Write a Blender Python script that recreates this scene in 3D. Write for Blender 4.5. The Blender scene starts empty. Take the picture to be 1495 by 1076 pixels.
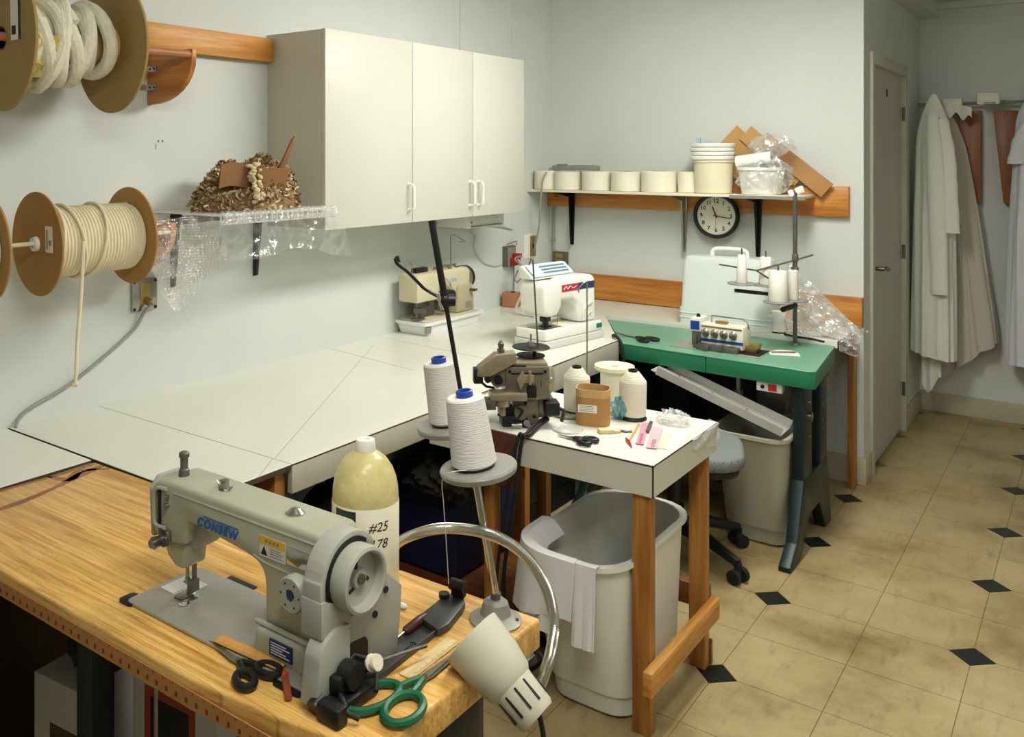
import bpy, bmesh, math, random
from mathutils import Vector, Matrix, Euler, noise
random.seed(7)
sc = bpy.context.scene
C = sc.collection
R = math.radians
PI = math.pi

# ------------------------------------------------------------------ camera
F_PX, CX_PX, YAW, V0_PX, CAM_H = 1310.4, 560.9, R(38.787), 227.9, 1.605
cam_d = bpy.data.cameras.new('camera')
cam = bpy.data.objects.new('camera', cam_d); C.objects.link(cam)
cam.location = (0, 0, CAM_H); cam.rotation_euler = (PI/2, 0, YAW)
cam_d.sensor_width = 36.0; cam_d.sensor_fit = 'HORIZONTAL'
cam_d.lens = 36.0*F_PX/1495
cam_d.shift_x = (747.5-CX_PX)/1495
cam_d.shift_y = -(538-V0_PX)/1495
cam_d.clip_start = 0.02
sc.camera = cam

# ------------------------------------------------------------------ world, exposure
w = bpy.data.worlds.new('world'); sc.world = w; w.use_nodes = True
w.node_tree.nodes['Background'].inputs[0].default_value = (0.9, 0.95, 1, 1)
w.node_tree.nodes['Background'].inputs[1].default_value = 0.15
sc.view_settings.view_transform = 'Standard'
sc.view_settings.look = 'None'
sc.view_settings.gamma = 1.0
sc.view_settings.use_curve_mapping = False
sc.view_settings.exposure = 0.12

# ceiling fluorescent fixtures: x, y, emission of the wrap-around diffuser (built with the ceiling); the last is added to brighten the door wall
LIGHTS = [(-1.0, 3.2, 35), (-0.3, 0.7, 24), (1.2, 2.4, 9)]

# ------------------------------------------------------------------ helpers
def lin(c):
    return tuple(((v/255)/12.92 if v/255 <= 0.04045 else ((v/255+0.055)/1.055)**2.4) for v in c) + (1,)

MATS = {}
def mat(name, col, rough=0.5, metal=0.0, var=0.0, vscale=8.0, bump=0.0, bscale=60.0, col2=None, stretch=(1, 1, 1),
        alpha=1.0, trans=0.0, ior=1.45, coat=0.0, sheen=0.0, sss=0.0):
    if name in MATS: return MATS[name]
    m = bpy.data.materials.new(name); m.use_nodes = True; MATS[name] = m
    nt = m.node_tree; b = nt.nodes['Principled BSDF']
    b.inputs['Base Color'].default_value = lin(col)
    b.inputs['Roughness'].default_value = rough
    b.inputs['Metallic'].default_value = metal
    b.inputs['IOR'].default_value = ior
    b.inputs['Alpha'].default_value = alpha
    b.inputs['Transmission Weight'].default_value = trans
    b.inputs['Coat Weight'].default_value = coat
    b.inputs['Sheen Weight'].default_value = sheen
    if var or bump:
        tc = nt.nodes.new('ShaderNodeTexCoord'); mp = nt.nodes.new('ShaderNodeMapping')
        mp.inputs['Scale'].default_value = stretch
        nt.links.new(tc.outputs['Object'], mp.inputs['Vector'])
    if var:
        n = nt.nodes.new('ShaderNodeTexNoise'); n.inputs['Scale'].default_value = vscale; n.inputs['Detail'].default_value = 5
        nt.links.new(mp.outputs[0], n.inputs['Vector'])
        r = nt.nodes.new('ShaderNodeValToRGB')
        c1 = lin(col); c2 = lin(col2) if col2 else tuple(v*(1-var) for v in c1[:3])+(1,)
        r.color_ramp.elements[0].color = c2; r.color_ramp.elements[1].color = c1
        r.color_ramp.elements[0].position = 0.35; r.color_ramp.elements[1].position = 0.65
        nt.links.new(n.outputs['Fac'], r.inputs['Fac']); nt.links.new(r.outputs[0], b.inputs['Base Color'])
    if bump:
        n2 = nt.nodes.new('ShaderNodeTexNoise'); n2.inputs['Scale'].default_value = bscale; n2.inputs['Detail'].default_value = 4
        nt.links.new(mp.outputs[0], n2.inputs['Vector'])
        bu = nt.nodes.new('ShaderNodeBump'); bu.inputs['Strength'].default_value = bump; bu.inputs['Distance'].default_value = 0.004
        nt.links.new(n2.outputs['Fac'], bu.inputs['Height']); nt.links.new(bu.outputs[0], b.inputs['Normal'])
    return m

def wood(name, dark, mid, light, axis='x', scale=1.0, rough=0.45, fine=1.0, knots=True, strips=False):
    if name in MATS: return MATS[name]
    m = bpy.data.materials.new(name); m.use_nodes = True; MATS[name] = m
    nt = m.node_tree; b = nt.nodes['Principled BSDF']; L = nt.links.new
    b.inputs['Roughness'].default_value = rough
    tc = nt.nodes.new('ShaderNodeTexCoord'); mp = nt.nodes.new('ShaderNodeMapping')
    st = {'x': (0.9, 14, 14), 'y': (14, 0.9, 14), 'z': (14, 14, 0.9)}[axis]
    mp.inputs['Scale'].default_value = tuple(s*scale for s in st)
    L(tc.outputs['Object'], mp.inputs['Vector'])
    n = nt.nodes.new('ShaderNodeTexNoise'); n.inputs['Scale'].default_value = 2.0; n.inputs['Detail'].default_value = 7
    n.inputs['Distortion'].default_value = 0.6
    L(mp.outputs[0], n.inputs['Vector'])
    r = nt.nodes.new('ShaderNodeValToRGB'); e = r.color_ramp.elements
    e[0].position = 0.3; e[0].color = lin(dark); e[1].position = 0.72; e[1].color = lin(light)
    k = e.new(0.5); k.color = lin(mid)
    L(n.outputs['Fac'], r.inputs['Fac'])
    out = r.outputs[0]
    mp2 = nt.nodes.new('ShaderNodeMapping'); mp2.inputs['Scale'].default_value = tuple(s*scale*4*fine for s in st)
    L(tc.outputs['Object'], mp2.inputs['Vector'])
    n2 = nt.nodes.new('ShaderNodeTexNoise'); n2.inputs['Scale'].default_value = 3.0; n2.inputs['Detail'].default_value = 3
    L(mp2.outputs[0], n2.inputs['Vector'])
    mx = nt.nodes.new('ShaderNodeMix'); mx.data_type = 'RGBA'; mx.blend_type = 'OVERLAY'; mx.inputs[0].default_value = 0.35
    L(out, mx.inputs[6]); L(n2.outputs['Fac'], mx.inputs[7])
    out = mx.outputs[2]
    if knots:
        vo = nt.nodes.new('ShaderNodeTexVoronoi'); vo.inputs['Scale'].default_value = 5.0
        mp3 = nt.nodes.new('ShaderNodeMapping'); mp3.inputs['Scale'].default_value = {'x': (0.6, 1.6, 1.6), 'y': (1.6, 0.6, 1.6), 'z': (1.6, 1.6, 0.6)}[axis]
        L(tc.outputs['Object'], mp3.inputs['Vector']); L(mp3.outputs[0], vo.inputs['Vector'])
        kr = nt.nodes.new('ShaderNodeValToRGB'); kr.color_ramp.elements[0].position = 0.03; kr.color_ramp.elements[1].position = 0.10
        kr.color_ramp.elements[0].color = (1, 1, 1, 1); kr.color_ramp.elements[1].color = (0, 0, 0, 1)
        L(vo.outputs['Distance'], kr.inputs['Fac'])
        mk = nt.nodes.new('ShaderNodeMix'); mk.data_type = 'RGBA'; mk.blend_type = 'MIX'
        L(kr.outputs[0], mk.inputs[0]); L(out, mk.inputs[6]); mk.inputs[7].default_value = tuple(v*0.45 for v in lin(dark)[:3])+(1,)
        out = mk.outputs[2]
    L(out, b.inputs['Base Color'])
    return m

def film(name, fac, gloss=0.6, rough=0.12, bump=0.8, bscale=30, col=(242, 245, 244), cells=0.0):
    """clear plastic film: mostly see-through, with glossy and milky reflection"""
    if name in MATS: return MATS[name]
    m = bpy.data.materials.new(name); m.use_nodes = True; MATS[name] = m
    nt = m.node_tree; nt.nodes.clear(); L = nt.links.new
    out = nt.nodes.new('ShaderNodeOutputMaterial'); tr = nt.nodes.new('ShaderNodeBsdfTransparent')
    gl = nt.nodes.new('ShaderNodeBsdfGlossy'); gl.inputs['Roughness'].default_value = rough; gl.inputs['Color'].default_value = (1, 1, 1, 1)
    df = nt.nodes.new('ShaderNodeBsdfDiffuse'); df.inputs['Color'].default_value = lin(col)
    m1 = nt.nodes.new('ShaderNodeMixShader'); m1.inputs[0].default_value = gloss; L(df.outputs[0], m1.inputs[1]); L(gl.outputs[0], m1.inputs[2])
    m2 = nt.nodes.new('ShaderNodeMixShader'); L(tr.outputs[0], m2.inputs[1]); L(m1.outputs[0], m2.inputs[2])
    tc = nt.nodes.new('ShaderNodeTexCoord'); n = nt.nodes.new('ShaderNodeTexNoise'); n.inputs['Scale'].default_value = bscale; n.inputs['Detail'].default_value = 3
    L(tc.outputs['Object'], n.inputs['Vector']); h = n.outputs['Fac']
    if cells:
        vo = nt.nodes.new('ShaderNodeTexVoronoi'); vo.inputs['Scale'].default_value = cells; vo.inputs['Randomness'].default_value = 0.25
        L(tc.outputs['Object'], vo.inputs['Vector']); h = vo.outputs['Distance']
    bu = nt.nodes.new('ShaderNodeBump'); bu.inputs['Strength'].default_value = bump; bu.inputs['Distance'].default_value = 0.01; L(h, bu.inputs['Height'])
    L(bu.outputs[0], gl.inputs['Normal'])
    # crease highlights put into the mix: noise ridges are less see-through
    r = nt.nodes.new('ShaderNodeValToRGB'); r.color_ramp.elements[0].position = 0.42; r.color_ramp.elements[1].position = 0.72
    r.color_ramp.elements[0].color = (fac*0.7,)*3+(1,); r.color_ramp.elements[1].color = (min(1, fac*2.2),)*3+(1,)
    L(n.outputs['Fac'], r.inputs['Fac']); L(r.outputs[0], m2.inputs[0]); L(m2.outputs[0], out.inputs['Surface'])
    return m

class MB:
    """collects shapes in one bmesh; build() links them as one mesh object"""
    def __init__(s): s.bm = bmesh.new()
    def _add(s, t, M=None):
        if M is not None: bmesh.ops.transform(t, matrix=M, verts=t.verts[:])
        me = bpy.data.meshes.new('tmp'); t.to_mesh(me); t.free(); s.bm.from_mesh(me); bpy.data.meshes.remove(me)
        return s
    def box(s, x0, x1, y0, y1, z0, z1, bev=0.0, seg=2, M=None):
        t = bmesh.new(); bmesh.ops.create_cube(t, size=1)
        for v in t.verts: v.co = Vector(((x0+x1)/2+v.co.x*(x1-x0), (y0+y1)/2+v.co.y*(y1-y0), (z0+z1)/2+v.co.z*(z1-z0)))
        if bev: bmesh.ops.bevel(t, geom=t.edges[:], offset=bev, segments=seg, affect='EDGES', profile=0.5)
        return s._add(t, M)
    def prism(s, pts, axis, a, b, bev=0.0, seg=2, M=None):
        t = bmesh.new()
        f = {'x': lambda p, h: (h, p[0], p[1]), 'y': lambda p, h: (p[0], h, p[1]), 'z': lambda p, h: (p[0], p[1], h)}[axis]
        lo = [t.verts.new(f(p, a)) for p in pts]; hi = [t.verts.new(f(p, b)) for p in pts]
        n = len(pts)
        t.faces.new(lo); t.faces.new(hi[::-1])
        for i in range(n): t.faces.new((lo[i], hi[i], hi[(i+1) % n], lo[(i+1) % n]))
        bmesh.ops.recalc_face_normals(t, faces=t.faces[:])
        if bev: bmesh.ops.bevel(t, geom=t.edges[:], offset=bev, segments=seg, affect='EDGES', profile=0.5)
        return s._add(t, M)
    def cyl(s, p0, p1, r0, r1=None, n=16, M=None, caps=True):
        r1 = r0 if r1 is None else r1
        p0 = Vector(p0); p1 = Vector(p1); d = p1-p0; q = d.to_track_quat('Z', 'Y')
        t = bmesh.new(); a = []; b = []
        for i in range(n):
            c_, s_ = math.cos(2*PI*i/n), math.sin(2*PI*i/n)
            a.append(t.verts.new(p0+q @ Vector((c_*r0, s_*r0, 0)))); b.append(t.verts.new(p1+q @ Vector((c_*r1, s_*r1, 0))))
        for i in range(n): t.faces.new((a[i], a[(i+1) % n], b[(i+1) % n], b[i]))
        if caps: t.faces.new(a[::-1]); t.faces.new(b)
        return s._add(t, M)
    def lathe(s, prof, n=32, M=None, p0=None, d=None):
        """prof: (r, z) list, revolved about z (or about direction d from p0)"""
        t = bmesh.new(); rings = []
        for r, z in prof:
            if r < 1e-6: rings.append([t.verts.new((0, 0, z))])
            else: rings.append([t.verts.new((r*math.cos(2*PI*i/n), r*math.sin(2*PI*i/n), z)) for i in range(n)])
        for a, b in zip(rings, rings[1:]):
            for i in range(n):
                j = (i+1) % n
                if len(a) == 1 and len(b) == 1: continue
                if len(a) == 1: t.faces.new((a[0], b[i], b[j]))
                elif len(b) == 1: t.faces.new((a[i], a[j], b[0]))
                else: t.faces.new((a[i], a[j], b[j], b[i]))
        bmesh.ops.recalc_face_normals(t, faces=t.faces[:])
        if p0 is not None:
            M = Matrix.Translation(Vector(p0)) @ Vector(d or (0, 0, 1)).to_track_quat('Z', 'Y').to_matrix().to_4x4()
        return s._add(t, M)
    def tube(s, path, r, n=8, closed=False, M=None):
        P = [Vector(p) for p in path]; m = len(P); t = bmesh.new(); rings = []
        rs = r if isinstance(r, (list, tuple)) else [r]*m
        up = None
        for i in range(m):
            if closed: d = P[(i+1) % m]-P[i-1]
            else: d = P[min(i+1, m-1)]-P[max(i-1, 0)]
            if d.length < 1e-9: d = Vector((0, 0, 1))
            d.normalize()
            if up is None:
                up = Vector((0, 0, 1)) if abs(d.z) < 0.9 else Vector((1, 0, 0))
            up = (up-d*up.dot(d))
            if up.length < 1e-6: up = d.orthogonal()
            up.normalize(); sd = d.cross(up)
            rings.append([t.verts.new(P[i]+(up*math.cos(2*PI*k/n)+sd*math.sin(2*PI*k/n))*rs[i]) for k in range(n)])
        for i in range(m if closed else m-1):
            a, b = rings[i], rings[(i+1) % m]
            for k in range(n): t.faces.new((a[k], a[(k+1) % n], b[(k+1) % n], b[k]))
        if not closed: t.faces.new(rings[0][::-1]); t.faces.new(rings[-1])
        bmesh.ops.recalc_face_normals(t, faces=t.faces[:])
        return s._add(t, M)
    def ball(s, c, r, sc=(1, 1, 1), n=16, M=None):
        t = bmesh.new(); bmesh.ops.create_uvsphere(t, u_segments=n, v_segments=max(6, n//2), radius=r)
        for v in t.verts: v.co = Vector((c[0]+v.co.x*sc[0], c[1]+v.co.y*sc[1], c[2]+v.co.z*sc[2]))
        return s._add(t, M)
    def sheet(s, fn, nu, nv, th=0.0, M=None):
        """surface fn(u, v) over a grid, given thickness th"""
        t = bmesh.new(); g = [[t.verts.new(fn(i/nu, j/nv)) for j in range(nv+1)] for i in range(nu+1)]
        for i in range(nu):
            for j in range(nv): t.faces.new((g[i][j], g[i+1][j], g[i+1][j+1], g[i][j+1]))
        bmesh.ops.recalc_face_normals(t, faces=t.faces[:])
        if th: bmesh.ops.solidify(t, geom=t.faces[:], thickness=th)
        return s._add(t, M)
    def build(s, name, m, parent=None, M=None, smooth=35):
        if M is not None: bmesh.ops.transform(s.bm, matrix=M, verts=s.bm.verts[:])
        me = bpy.data.meshes.new(name); s.bm.to_mesh(me); s.bm.free()
        return mk(name, me, m, parent, smooth)

def mk(name, me, m, parent=None, smooth=35):
    if smooth:
        for p in me.polygons: p.use_smooth = True
        me.set_sharp_from_angle(angle=R(smooth))
    if m is not None:
        me.materials.clear(); me.materials.append(MATS[m] if isinstance(m, str) else m)
    o = bpy.data.objects.new(name, me); C.objects.link(o)
    if parent is not None: o.parent = parent
    return o

def tag(o, label, cat, group=None):
    o['label'] = label; o['category'] = cat
    if group: o['group'] = group
    return o
def thing(name, label, cat, loc=(0, 0, 0), rotz=0.0, group=None):
    o = bpy.data.objects.new(name, None); C.objects.link(o)
    o.empty_display_size = 0.05
    o.location = loc; o.rotation_euler = (0, 0, rotz)
    return tag(o, label, cat, group)
def struct(o): o['kind'] = 'structure'; return o
def dup(root, loc, rotz=None, label=None, group=None):
    r = root.copy(); C.objects.link(r); r.location = loc
    if rotz is not None: r.rotation_euler = (0, 0, rotz)
    if label: r['label'] = label
    if group: r['group'] = group
    for ch in list(root.children):
        c = ch.copy(); C.objects.link(c); c.parent = r
        for g in ch.children:
            d = g.copy(); C.objects.link(d); d.parent = c
    return r
def text(name, body, size, m, parent, M, extrude=0.0004, shear=0.0, bold=0.0, align='CENTER', space=1.0):
    cu = bpy.data.curves.new('t', 'FONT'); cu.body = body; cu.size = size; cu.extrude = extrude; cu.shear = shear
    cu.offset = bold; cu.align_x = align; cu.align_y = 'CENTER'; cu.space_character = space; cu.resolution_u = 3
    o = bpy.data.objects.new('t', cu); C.objects.link(o)
    dg = bpy.context.evaluated_depsgraph_get()
    me = bpy.data.meshes.new_from_object(o.evaluated_get(dg)); me.name = name
    bpy.data.objects.remove(o); bpy.data.curves.remove(cu)
    me.transform(M)
    return mk(name, me, m, parent, 0)
def smooth_path(pts, k=8):
    """Catmull-Rom through pts"""
    P = [Vector(p) for p in pts]; P = [P[0]*2-P[1]]+P+[P[-1]*2-P[-2]]; out = []
    for i in range(1, len(P)-2):
        a, b, c, d = P[i-1:i+3]
        for j in range(k):
            t = j/k
            out.append(0.5*((2*b)+(c-a)*t+(2*a-5*b+4*c-d)*t*t+(3*b-a-3*c+d)*t**3))
    out.append(P[-2]); return out
CS, SN = math.cos(YAW), math.sin(YAW)
RT = Vector((CS, SN, 0)); FW = Vector((-SN, CS, 0)); UP = Vector((0, 0, 1))
def spot(u, v, x=None, y=None, z=None, d=None):
    """a measured point: where the sight line through (u, v) meets a known plane of the room"""
    r = FW+RT*((u-CX_PX)/F_PX)-UP*((v-V0_PX)/F_PX)
    t = d if d is not None else (x/r.x if x is not None else (y/r.y if y is not None else (z-CAM_H)/r.z))
    return Vector((0, 0, CAM_H))+r*t
def RX(a): return Matrix.Rotation(R(a), 4, 'X')
def RY(a): return Matrix.Rotation(R(a), 4, 'Y')
def RZ(a): return Matrix.Rotation(R(a), 4, 'Z')
def T(x, y, z): return Matrix.Translation((x, y, z))

# ------------------------------------------------------------------ materials
mat('wall', (209, 214, 209), 0.75, var=0.05, vscale=1.6, bump=0.05, bscale=120)
mat('ceiling', (205, 208, 203), 0.85, var=0.03, vscale=3)
mat('trim', (196, 194, 178), 0.55, var=0.1, vscale=3)
mat('door', (188, 188, 174), 0.5, var=0.05, vscale=2)
mat('vinyl_base', (188, 182, 158), 0.5, var=0.12, vscale=5)
mat('white_lam', (222, 224, 212), 0.28, var=0.05, vscale=3)
mat('apron', (182, 179, 162), 0.4, var=0.1, vscale=6)
mat('lam_edge', (70, 58, 42), 0.6)
mat('cab', (201, 202, 191), 0.4)
mat('cab_side', (196, 193, 176), 0.45)
mat('handle_w', (236, 236, 222), 0.35)
mat('grout', (126, 108, 72), 0.8)
mat('tile_b', (24, 30, 30), 0.35, var=0.4, vscale=20)
mat('black', (18, 18, 18), 0.45)
mat('black_m', (26, 26, 28), 0.35, metal=0.5)
mat('rubber', (22, 22, 22), 0.7)
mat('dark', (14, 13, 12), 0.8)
mat('steel', (170, 168, 160), 0.3, metal=1.0, var=0.15, vscale=10)
mat('chrome', (205, 203, 198), 0.16, metal=1.0)
mat('dull', (120, 118, 110), 0.4, metal=0.8, var=0.2, vscale=12)
mat('grey_p', (132, 132, 124), 0.45)
mat('white_p', (232, 233, 226), 0.4)
mat('cream_p', (226, 220, 196), 0.45)
mat('brass', (176, 150, 88), 0.35, metal=0.8)
mat('red', (176, 34, 28), 0.45)
mat('blue', (26, 62, 150), 0.4)
mat('paper', (232, 230, 220), 0.8)
mat('ink', (30, 28, 26), 0.7)
mat('cardboard', (168, 132, 78), 0.85, var=0.12, vscale=6)
mat('cardboard2', (190, 150, 92), 0.85, var=0.10, vscale=6)
wood('pine', (160, 94, 30), (188, 122, 48), (206, 146, 70), 'x')
wood('pine_z', (134, 82, 30), (164, 108, 46), (184, 130, 66), 'z')
wood('pine_y', (170, 108, 42), (200, 138, 62), (218, 164, 88), 'y')
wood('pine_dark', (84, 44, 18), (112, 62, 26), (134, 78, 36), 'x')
wood('redwood', (112, 60, 28), (138, 80, 38), (152, 96, 50), 'z', knots=False)
wood('plywood', (152, 92, 36), (178, 114, 50), (196, 136, 68), 'x', knots=False)
wood('ash', (206, 184, 140), (222, 202, 160), (232, 214, 176), 'x', knots=False)

# ------------------------------------------------------------------ floor, walls, ceiling
XW, YB, XS, YF, ZC = -2.63, 4.88, -0.92, 6.58, 2.56
XR, YN = 2.1, -1.6

def floor_mat():
    m = mat('floor_tile', (176, 158, 112), 0.42)
    nt = m.node_tree; b = nt.nodes['Principled BSDF']; L = nt.links.new
    g = nt.nodes.new('ShaderNodeNewGeometry')
    n = nt.nodes.new('ShaderNodeTexNoise'); n.inputs['Scale'].default_value = 2.2; n.inputs['Detail'].default_value = 8; n.inputs['Roughness'].default_value = 0.65
    L(g.outputs['Position'], n.inputs['Vector'])
    r = nt.nodes.new('ShaderNodeValToRGB'); e = r.color_ramp.elements
    e[0].position = 0.30; e[0].color = lin((120, 100, 62)); e[1].position = 0.75; e[1].color = lin((184, 168, 128))
    k = e.new(0.5); k.color = lin((166, 148, 106))
    L(n.outputs['Fac'], r.inputs['Fac'])
    # darker scuffs and scratches
    mp = nt.nodes.new('ShaderNodeMapping'); mp.inputs['Scale'].default_value = (9, 2.2, 1); mp.inputs['Rotation'].default_value = (0, 0, R(58))
    L(g.outputs['Position'], mp.inputs['Vector'])
    n2 = nt.nodes.new('ShaderNodeTexNoise'); n2.inputs['Scale'].default_value = 2.5; n2.inputs['Detail'].default_value = 10; n2.inputs['Roughness'].default_value = 0.75
    L(mp.outputs[0], n2.inputs['Vector'])
    r2 = nt.nodes.new('ShaderNodeValToRGB'); r2.color_ramp.elements[0].position = 0.30; r2.color_ramp.elements[1].position = 0.46
    r2.color_ramp.elements[0].color = (0.45, 0.42, 0.36, 1); r2.color_ramp.elements[1].color = (1, 1, 1, 1)
    L(n2.outputs['Fac'], r2.inputs['Fac'])
    mx = nt.nodes.new('ShaderNodeMix'); mx.data_type = 'RGBA'; mx.blend_type = 'MULTIPLY'; mx.inputs[0].default_value = 0.6
    L(r.outputs[0], mx.inputs[6]); L(r2.outputs[0], mx.inputs[7]); L(mx.outputs[2], b.inputs['Base Color'])
    return m
floor_mat()
fl = struct(MB().box(XW-0.1, XR+0.1, YN-0.1, YF+0.1, -0.1, -0.002).build('floor', 'grout'))
TS, OX, OY, DH = 0.3048, -0.3326, 3.4241, 0.062
# one mesh for each corner that a black inset cuts
tile_me = {}
g_ = 0.0012
for cx_ in (0, 1):
    for cy_ in (0, 1):
        a, b = g_, TS-g_
        pts = []
        for px, py in ((0, 0), (1, 0), (1, 1), (0, 1)):
            X, Y = (b if px else a), (b if py else a)
            if (px, py) == (cx_, cy_):
                q1 = (X+(DH+g_ if not px else -DH-g_), Y); q2 = (X, Y+(DH+g_ if not py else -DH-g_))
                pts += [q2, q1] if (px, py) in ((0, 0), (1, 1)) else [q1, q2]
            else: pts.append((X, Y))
        t = MB().prism(pts, 'z', -0.004, 0.0)
        me = bpy.data.meshes.new('floor_tile'); t.bm.to_mesh(me); t.bm.free(); me.materials.append(MATS['floor_tile']); tile_me[(cx_, cy_)] = me
d_ = MB().prism([(DH, 0), (0, DH), (-DH, 0), (0, -DH)], 'z', -0.004, 0.0)
dia_me = bpy.data.meshes.new('black_inset'); d_.bm.to_mesh(dia_me); d_.bm.free(); dia_me.materials.append(MATS['tile_b'])
for i in range(-7, 5):
    for j in range(-7, 11):
        x, y = OX+i*TS, OY+j*TS
        if x > 1.1 or y+TS > YF+0.25 or (y > YB-0.02 and x < XS-0.05): continue
        if x < XW: continue
        # diamonds stand on even/even corners
        o = bpy.data.objects.new('floor_tile', tile_me[(i % 2, j % 2)]); C.objects.link(o); o.parent = fl; o.location = (x, y, 0)
        if i % 2 == 0 and j % 2 == 0 and not (y > YB and x < XS):
            o = bpy.data.objects.new('black_inset', dia_me); C.objects.link(o); o.parent = fl; o.location = (x, y, 0.0003)

struct(MB().box(XW-0.1, XW, YN, YB+0.1, 0, ZC).build('wall_left', 'wall'))
struct(MB().box(XW, XS-0.06, YB, YB+0.1, 0, ZC).box(XS-0.06, XS, YB, 5.03, 0, ZC)
       .box(XS-0.06, XS, 5.03, 6.04, 2.13, ZC).box(XS-0.06, XS, 6.04, YF+0.1, 0, ZC).build('wall_back', 'wall'))
struct(MB().box(XS, XR, YF, YF+0.1, 0, ZC).build('wall_far', 'wall'))
struct(MB().box(XR, XR+0.1, YN, YF+0.1, 0, ZC).build('wall_right', 'wall'))
struct(MB().box(XW-0.1, XR+0.1, YN-0.1, YN, 0, ZC).build('wall_near', 'wall'))
struct(MB().box(XW-0.1, XR+0.1, YN-0.1, YF+0.1, ZC, ZC+0.08).build('ceiling', 'ceiling'))
# soffit over the closet end
struct(MB().box(XS, XS+0.11, YB+0.02, YF, 2.47, ZC).box(XS, XR, YF-0.05, YF, 2.52, ZC).build('trim_1', 'wall'))
# thin vertical battens on the panelled walls
struct(MB().box(XW, XW+0.006, 3.90, 3.93, 2.12, ZC).box(XW, XW+0.01, 4.42, 4.44, 0.78, ZC).build('trim_2', 'wall'))
# baseboards
struct(MB().box(XS, XR, YF-0.012, YF, 0.0, 0.12, 0.003).build('baseboard_far', 'vinyl_base'))
struct(MB().box(XS-0.2, XS+0.012, YB-0.012, YB, 0.0, 0.135, 0.003).box(XS, XS+0.012, YB, 5.03, 0, 0.135, 0.003)
       .box(XS, XS+0.012, 6.04, YF-0.012, 0, 0.12, 0.003).build('baseboard_back', 'vinyl_base'))
# fluorescent fixtures on the ceiling (above the frame)
def glow(name, strength):
    m = bpy.data.materials.new(name); m.use_nodes = True; MATS[name] = m
    b = m.node_tree.nodes['Principled BSDF']; b.inputs['Base Color'].default_value = (0.8, 0.8, 0.78, 1)
    b.inputs['Emission Color'].default_value = (1.0, 0.97, 0.89, 1); b.inputs['Emission Strength'].default_value = strength
    return m
for i, (lx, ly, pw) in enumerate(LIGHTS):
    t = thing('ceiling_light', ['ceiling fluorescent fixture above the small white table', 'ceiling fluorescent fixture near the viewer beside the wooden sewing table', 'added ceiling fixture over the open floor at the right, brightening the door wall'][i], 'light', (lx, ly, ZC), 0, 'ceiling fluorescent fixtures')
    MB().box(-0.17, 0.17, -0.63, 0.63, -0.03, 0, 0.004).build('housing', 'white_p', t)
    MB().prism([(-0.15, -0.031), (0.15, -0.031), (0.13, -0.11), (-0.13, -0.11)], 'y', -0.61, 0.61).build('diffuser', glow('diffuser_glow_%d' % i, pw), t, smooth=0)
# door
dr = MB().box(XS-0.05, XS-0.012, 5.09, 5.98, 0.01, 2.07).build('door_1', 'door'); struct(dr)
fr = MB()
fr.box(XS-0.06, XS+0.014, 5.03, 5.09, 0, 2.07, 0.002).box(XS-0.06, XS+0.014, 5.98, 6.04, 0, 2.07, 0.002).box(XS-0.06, XS+0.014, 5.03, 6.04, 2.0702, 2.13, 0.002)
fr.build('door_frame', 'trim', dr)
MB().cyl((XS-0.012, 5.15, 1.03), (XS-0.004, 5.15, 1.03), 0.03, n=24).cyl((XS-0.01, 5.15, 1.03), (XS+0.045, 5.15, 1.03), 0.011).tube(
    smooth_path([(XS+0.04, 5.15, 1.03), (XS+0.045, 5.19, 1.032), (XS+0.045, 5.25, 1.02), (XS+0.04, 5.28, 1.012)]), 0.009).build('door_handle', 'dull', dr)
MB().box(XS-0.013, XS-0.010, 5.53, 5.56, 1.93, 1.97).build('number_mark', 'ink', dr)
for hz in (0.25, 1.05, 1.85): MB().cyl((XS+0.004, 5.975, hz-0.04), (XS+0.004, 5.975, hz+0.04), 0.008).build('hinge', 'dull', dr)
# ------------------------------------------------------------------ worktops along the walls
CZ = 0.77
def counter(name, label, pts, th=0.016):
    """laminate top with a dark edge line under the sheet"""
    t = thing(name, label, 'worktop')
    MB().prism(pts, 'z', CZ-0.002, CZ, 0.0005, 1).build('laminate_sheet', 'white_lam', t)
    MB().prism(pts, 'z', CZ-th, CZ-0.002).build('core_board', 'lam_edge', t)
    return t
g = 0.0015
tA = counter('worktop', 'short white worktop section filling the gap between wall and wooden sewing table', [(XW, 0.5), (-2.172, 0.5), (-2.172, 1.42-g), (XW, 1.42-g)])
tB = counter('worktop', 'narrow white worktop strip with thin dark edge behind the wooden sewing table', [(XW, 1.428), (-1.72, 1.428), (-1.72, 1.74-g), (XW, 1.74-g)])
tC = counter('worktop', 'large white worktop panel crossed by a diagonal seam', [(XW, 1.74+g), (-1.72, 1.74+g), (-1.72, 3.11), (XW, 3.225-g)], 0.006)
tE = counter('worktop', 'white corner worktop carrying the beige and the white sewing machines', [(XW, 3.225+g), (-1.72, 3.11+g*2), (-1.725, 3.84), (-2.05, 4.405), (-0.94, 4.425), (-0.94, YB), (XW, YB)], 0.006)
MB().box(-1.738, -1.72, 1.742, 3.11, CZ-0.082, CZ-0.006, 0.001).build('apron', 'apron', tC)
MB().box(-1.738, -1.722, 3.112, 3.84, CZ-0.11, CZ-0.006, 0.001).build('apron', 'apron', tE)
e_ = MB(); e_.prism([(-1.722, 3.842), (-2.052, 4.405), (-2.066, 4.395), (-1.736, 3.832)], 'z', CZ-0.11, CZ-0.006); e_.build('apron', 'apron', tE)
MB().prism([(-2.05, 4.403), (-0.94, 4.423), (-0.94, 4.4245), (-2.05, 4.4045)], 'z', CZ-0.03, CZ-0.0003).build('edge_strip', 'white_lam', tE)
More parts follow.
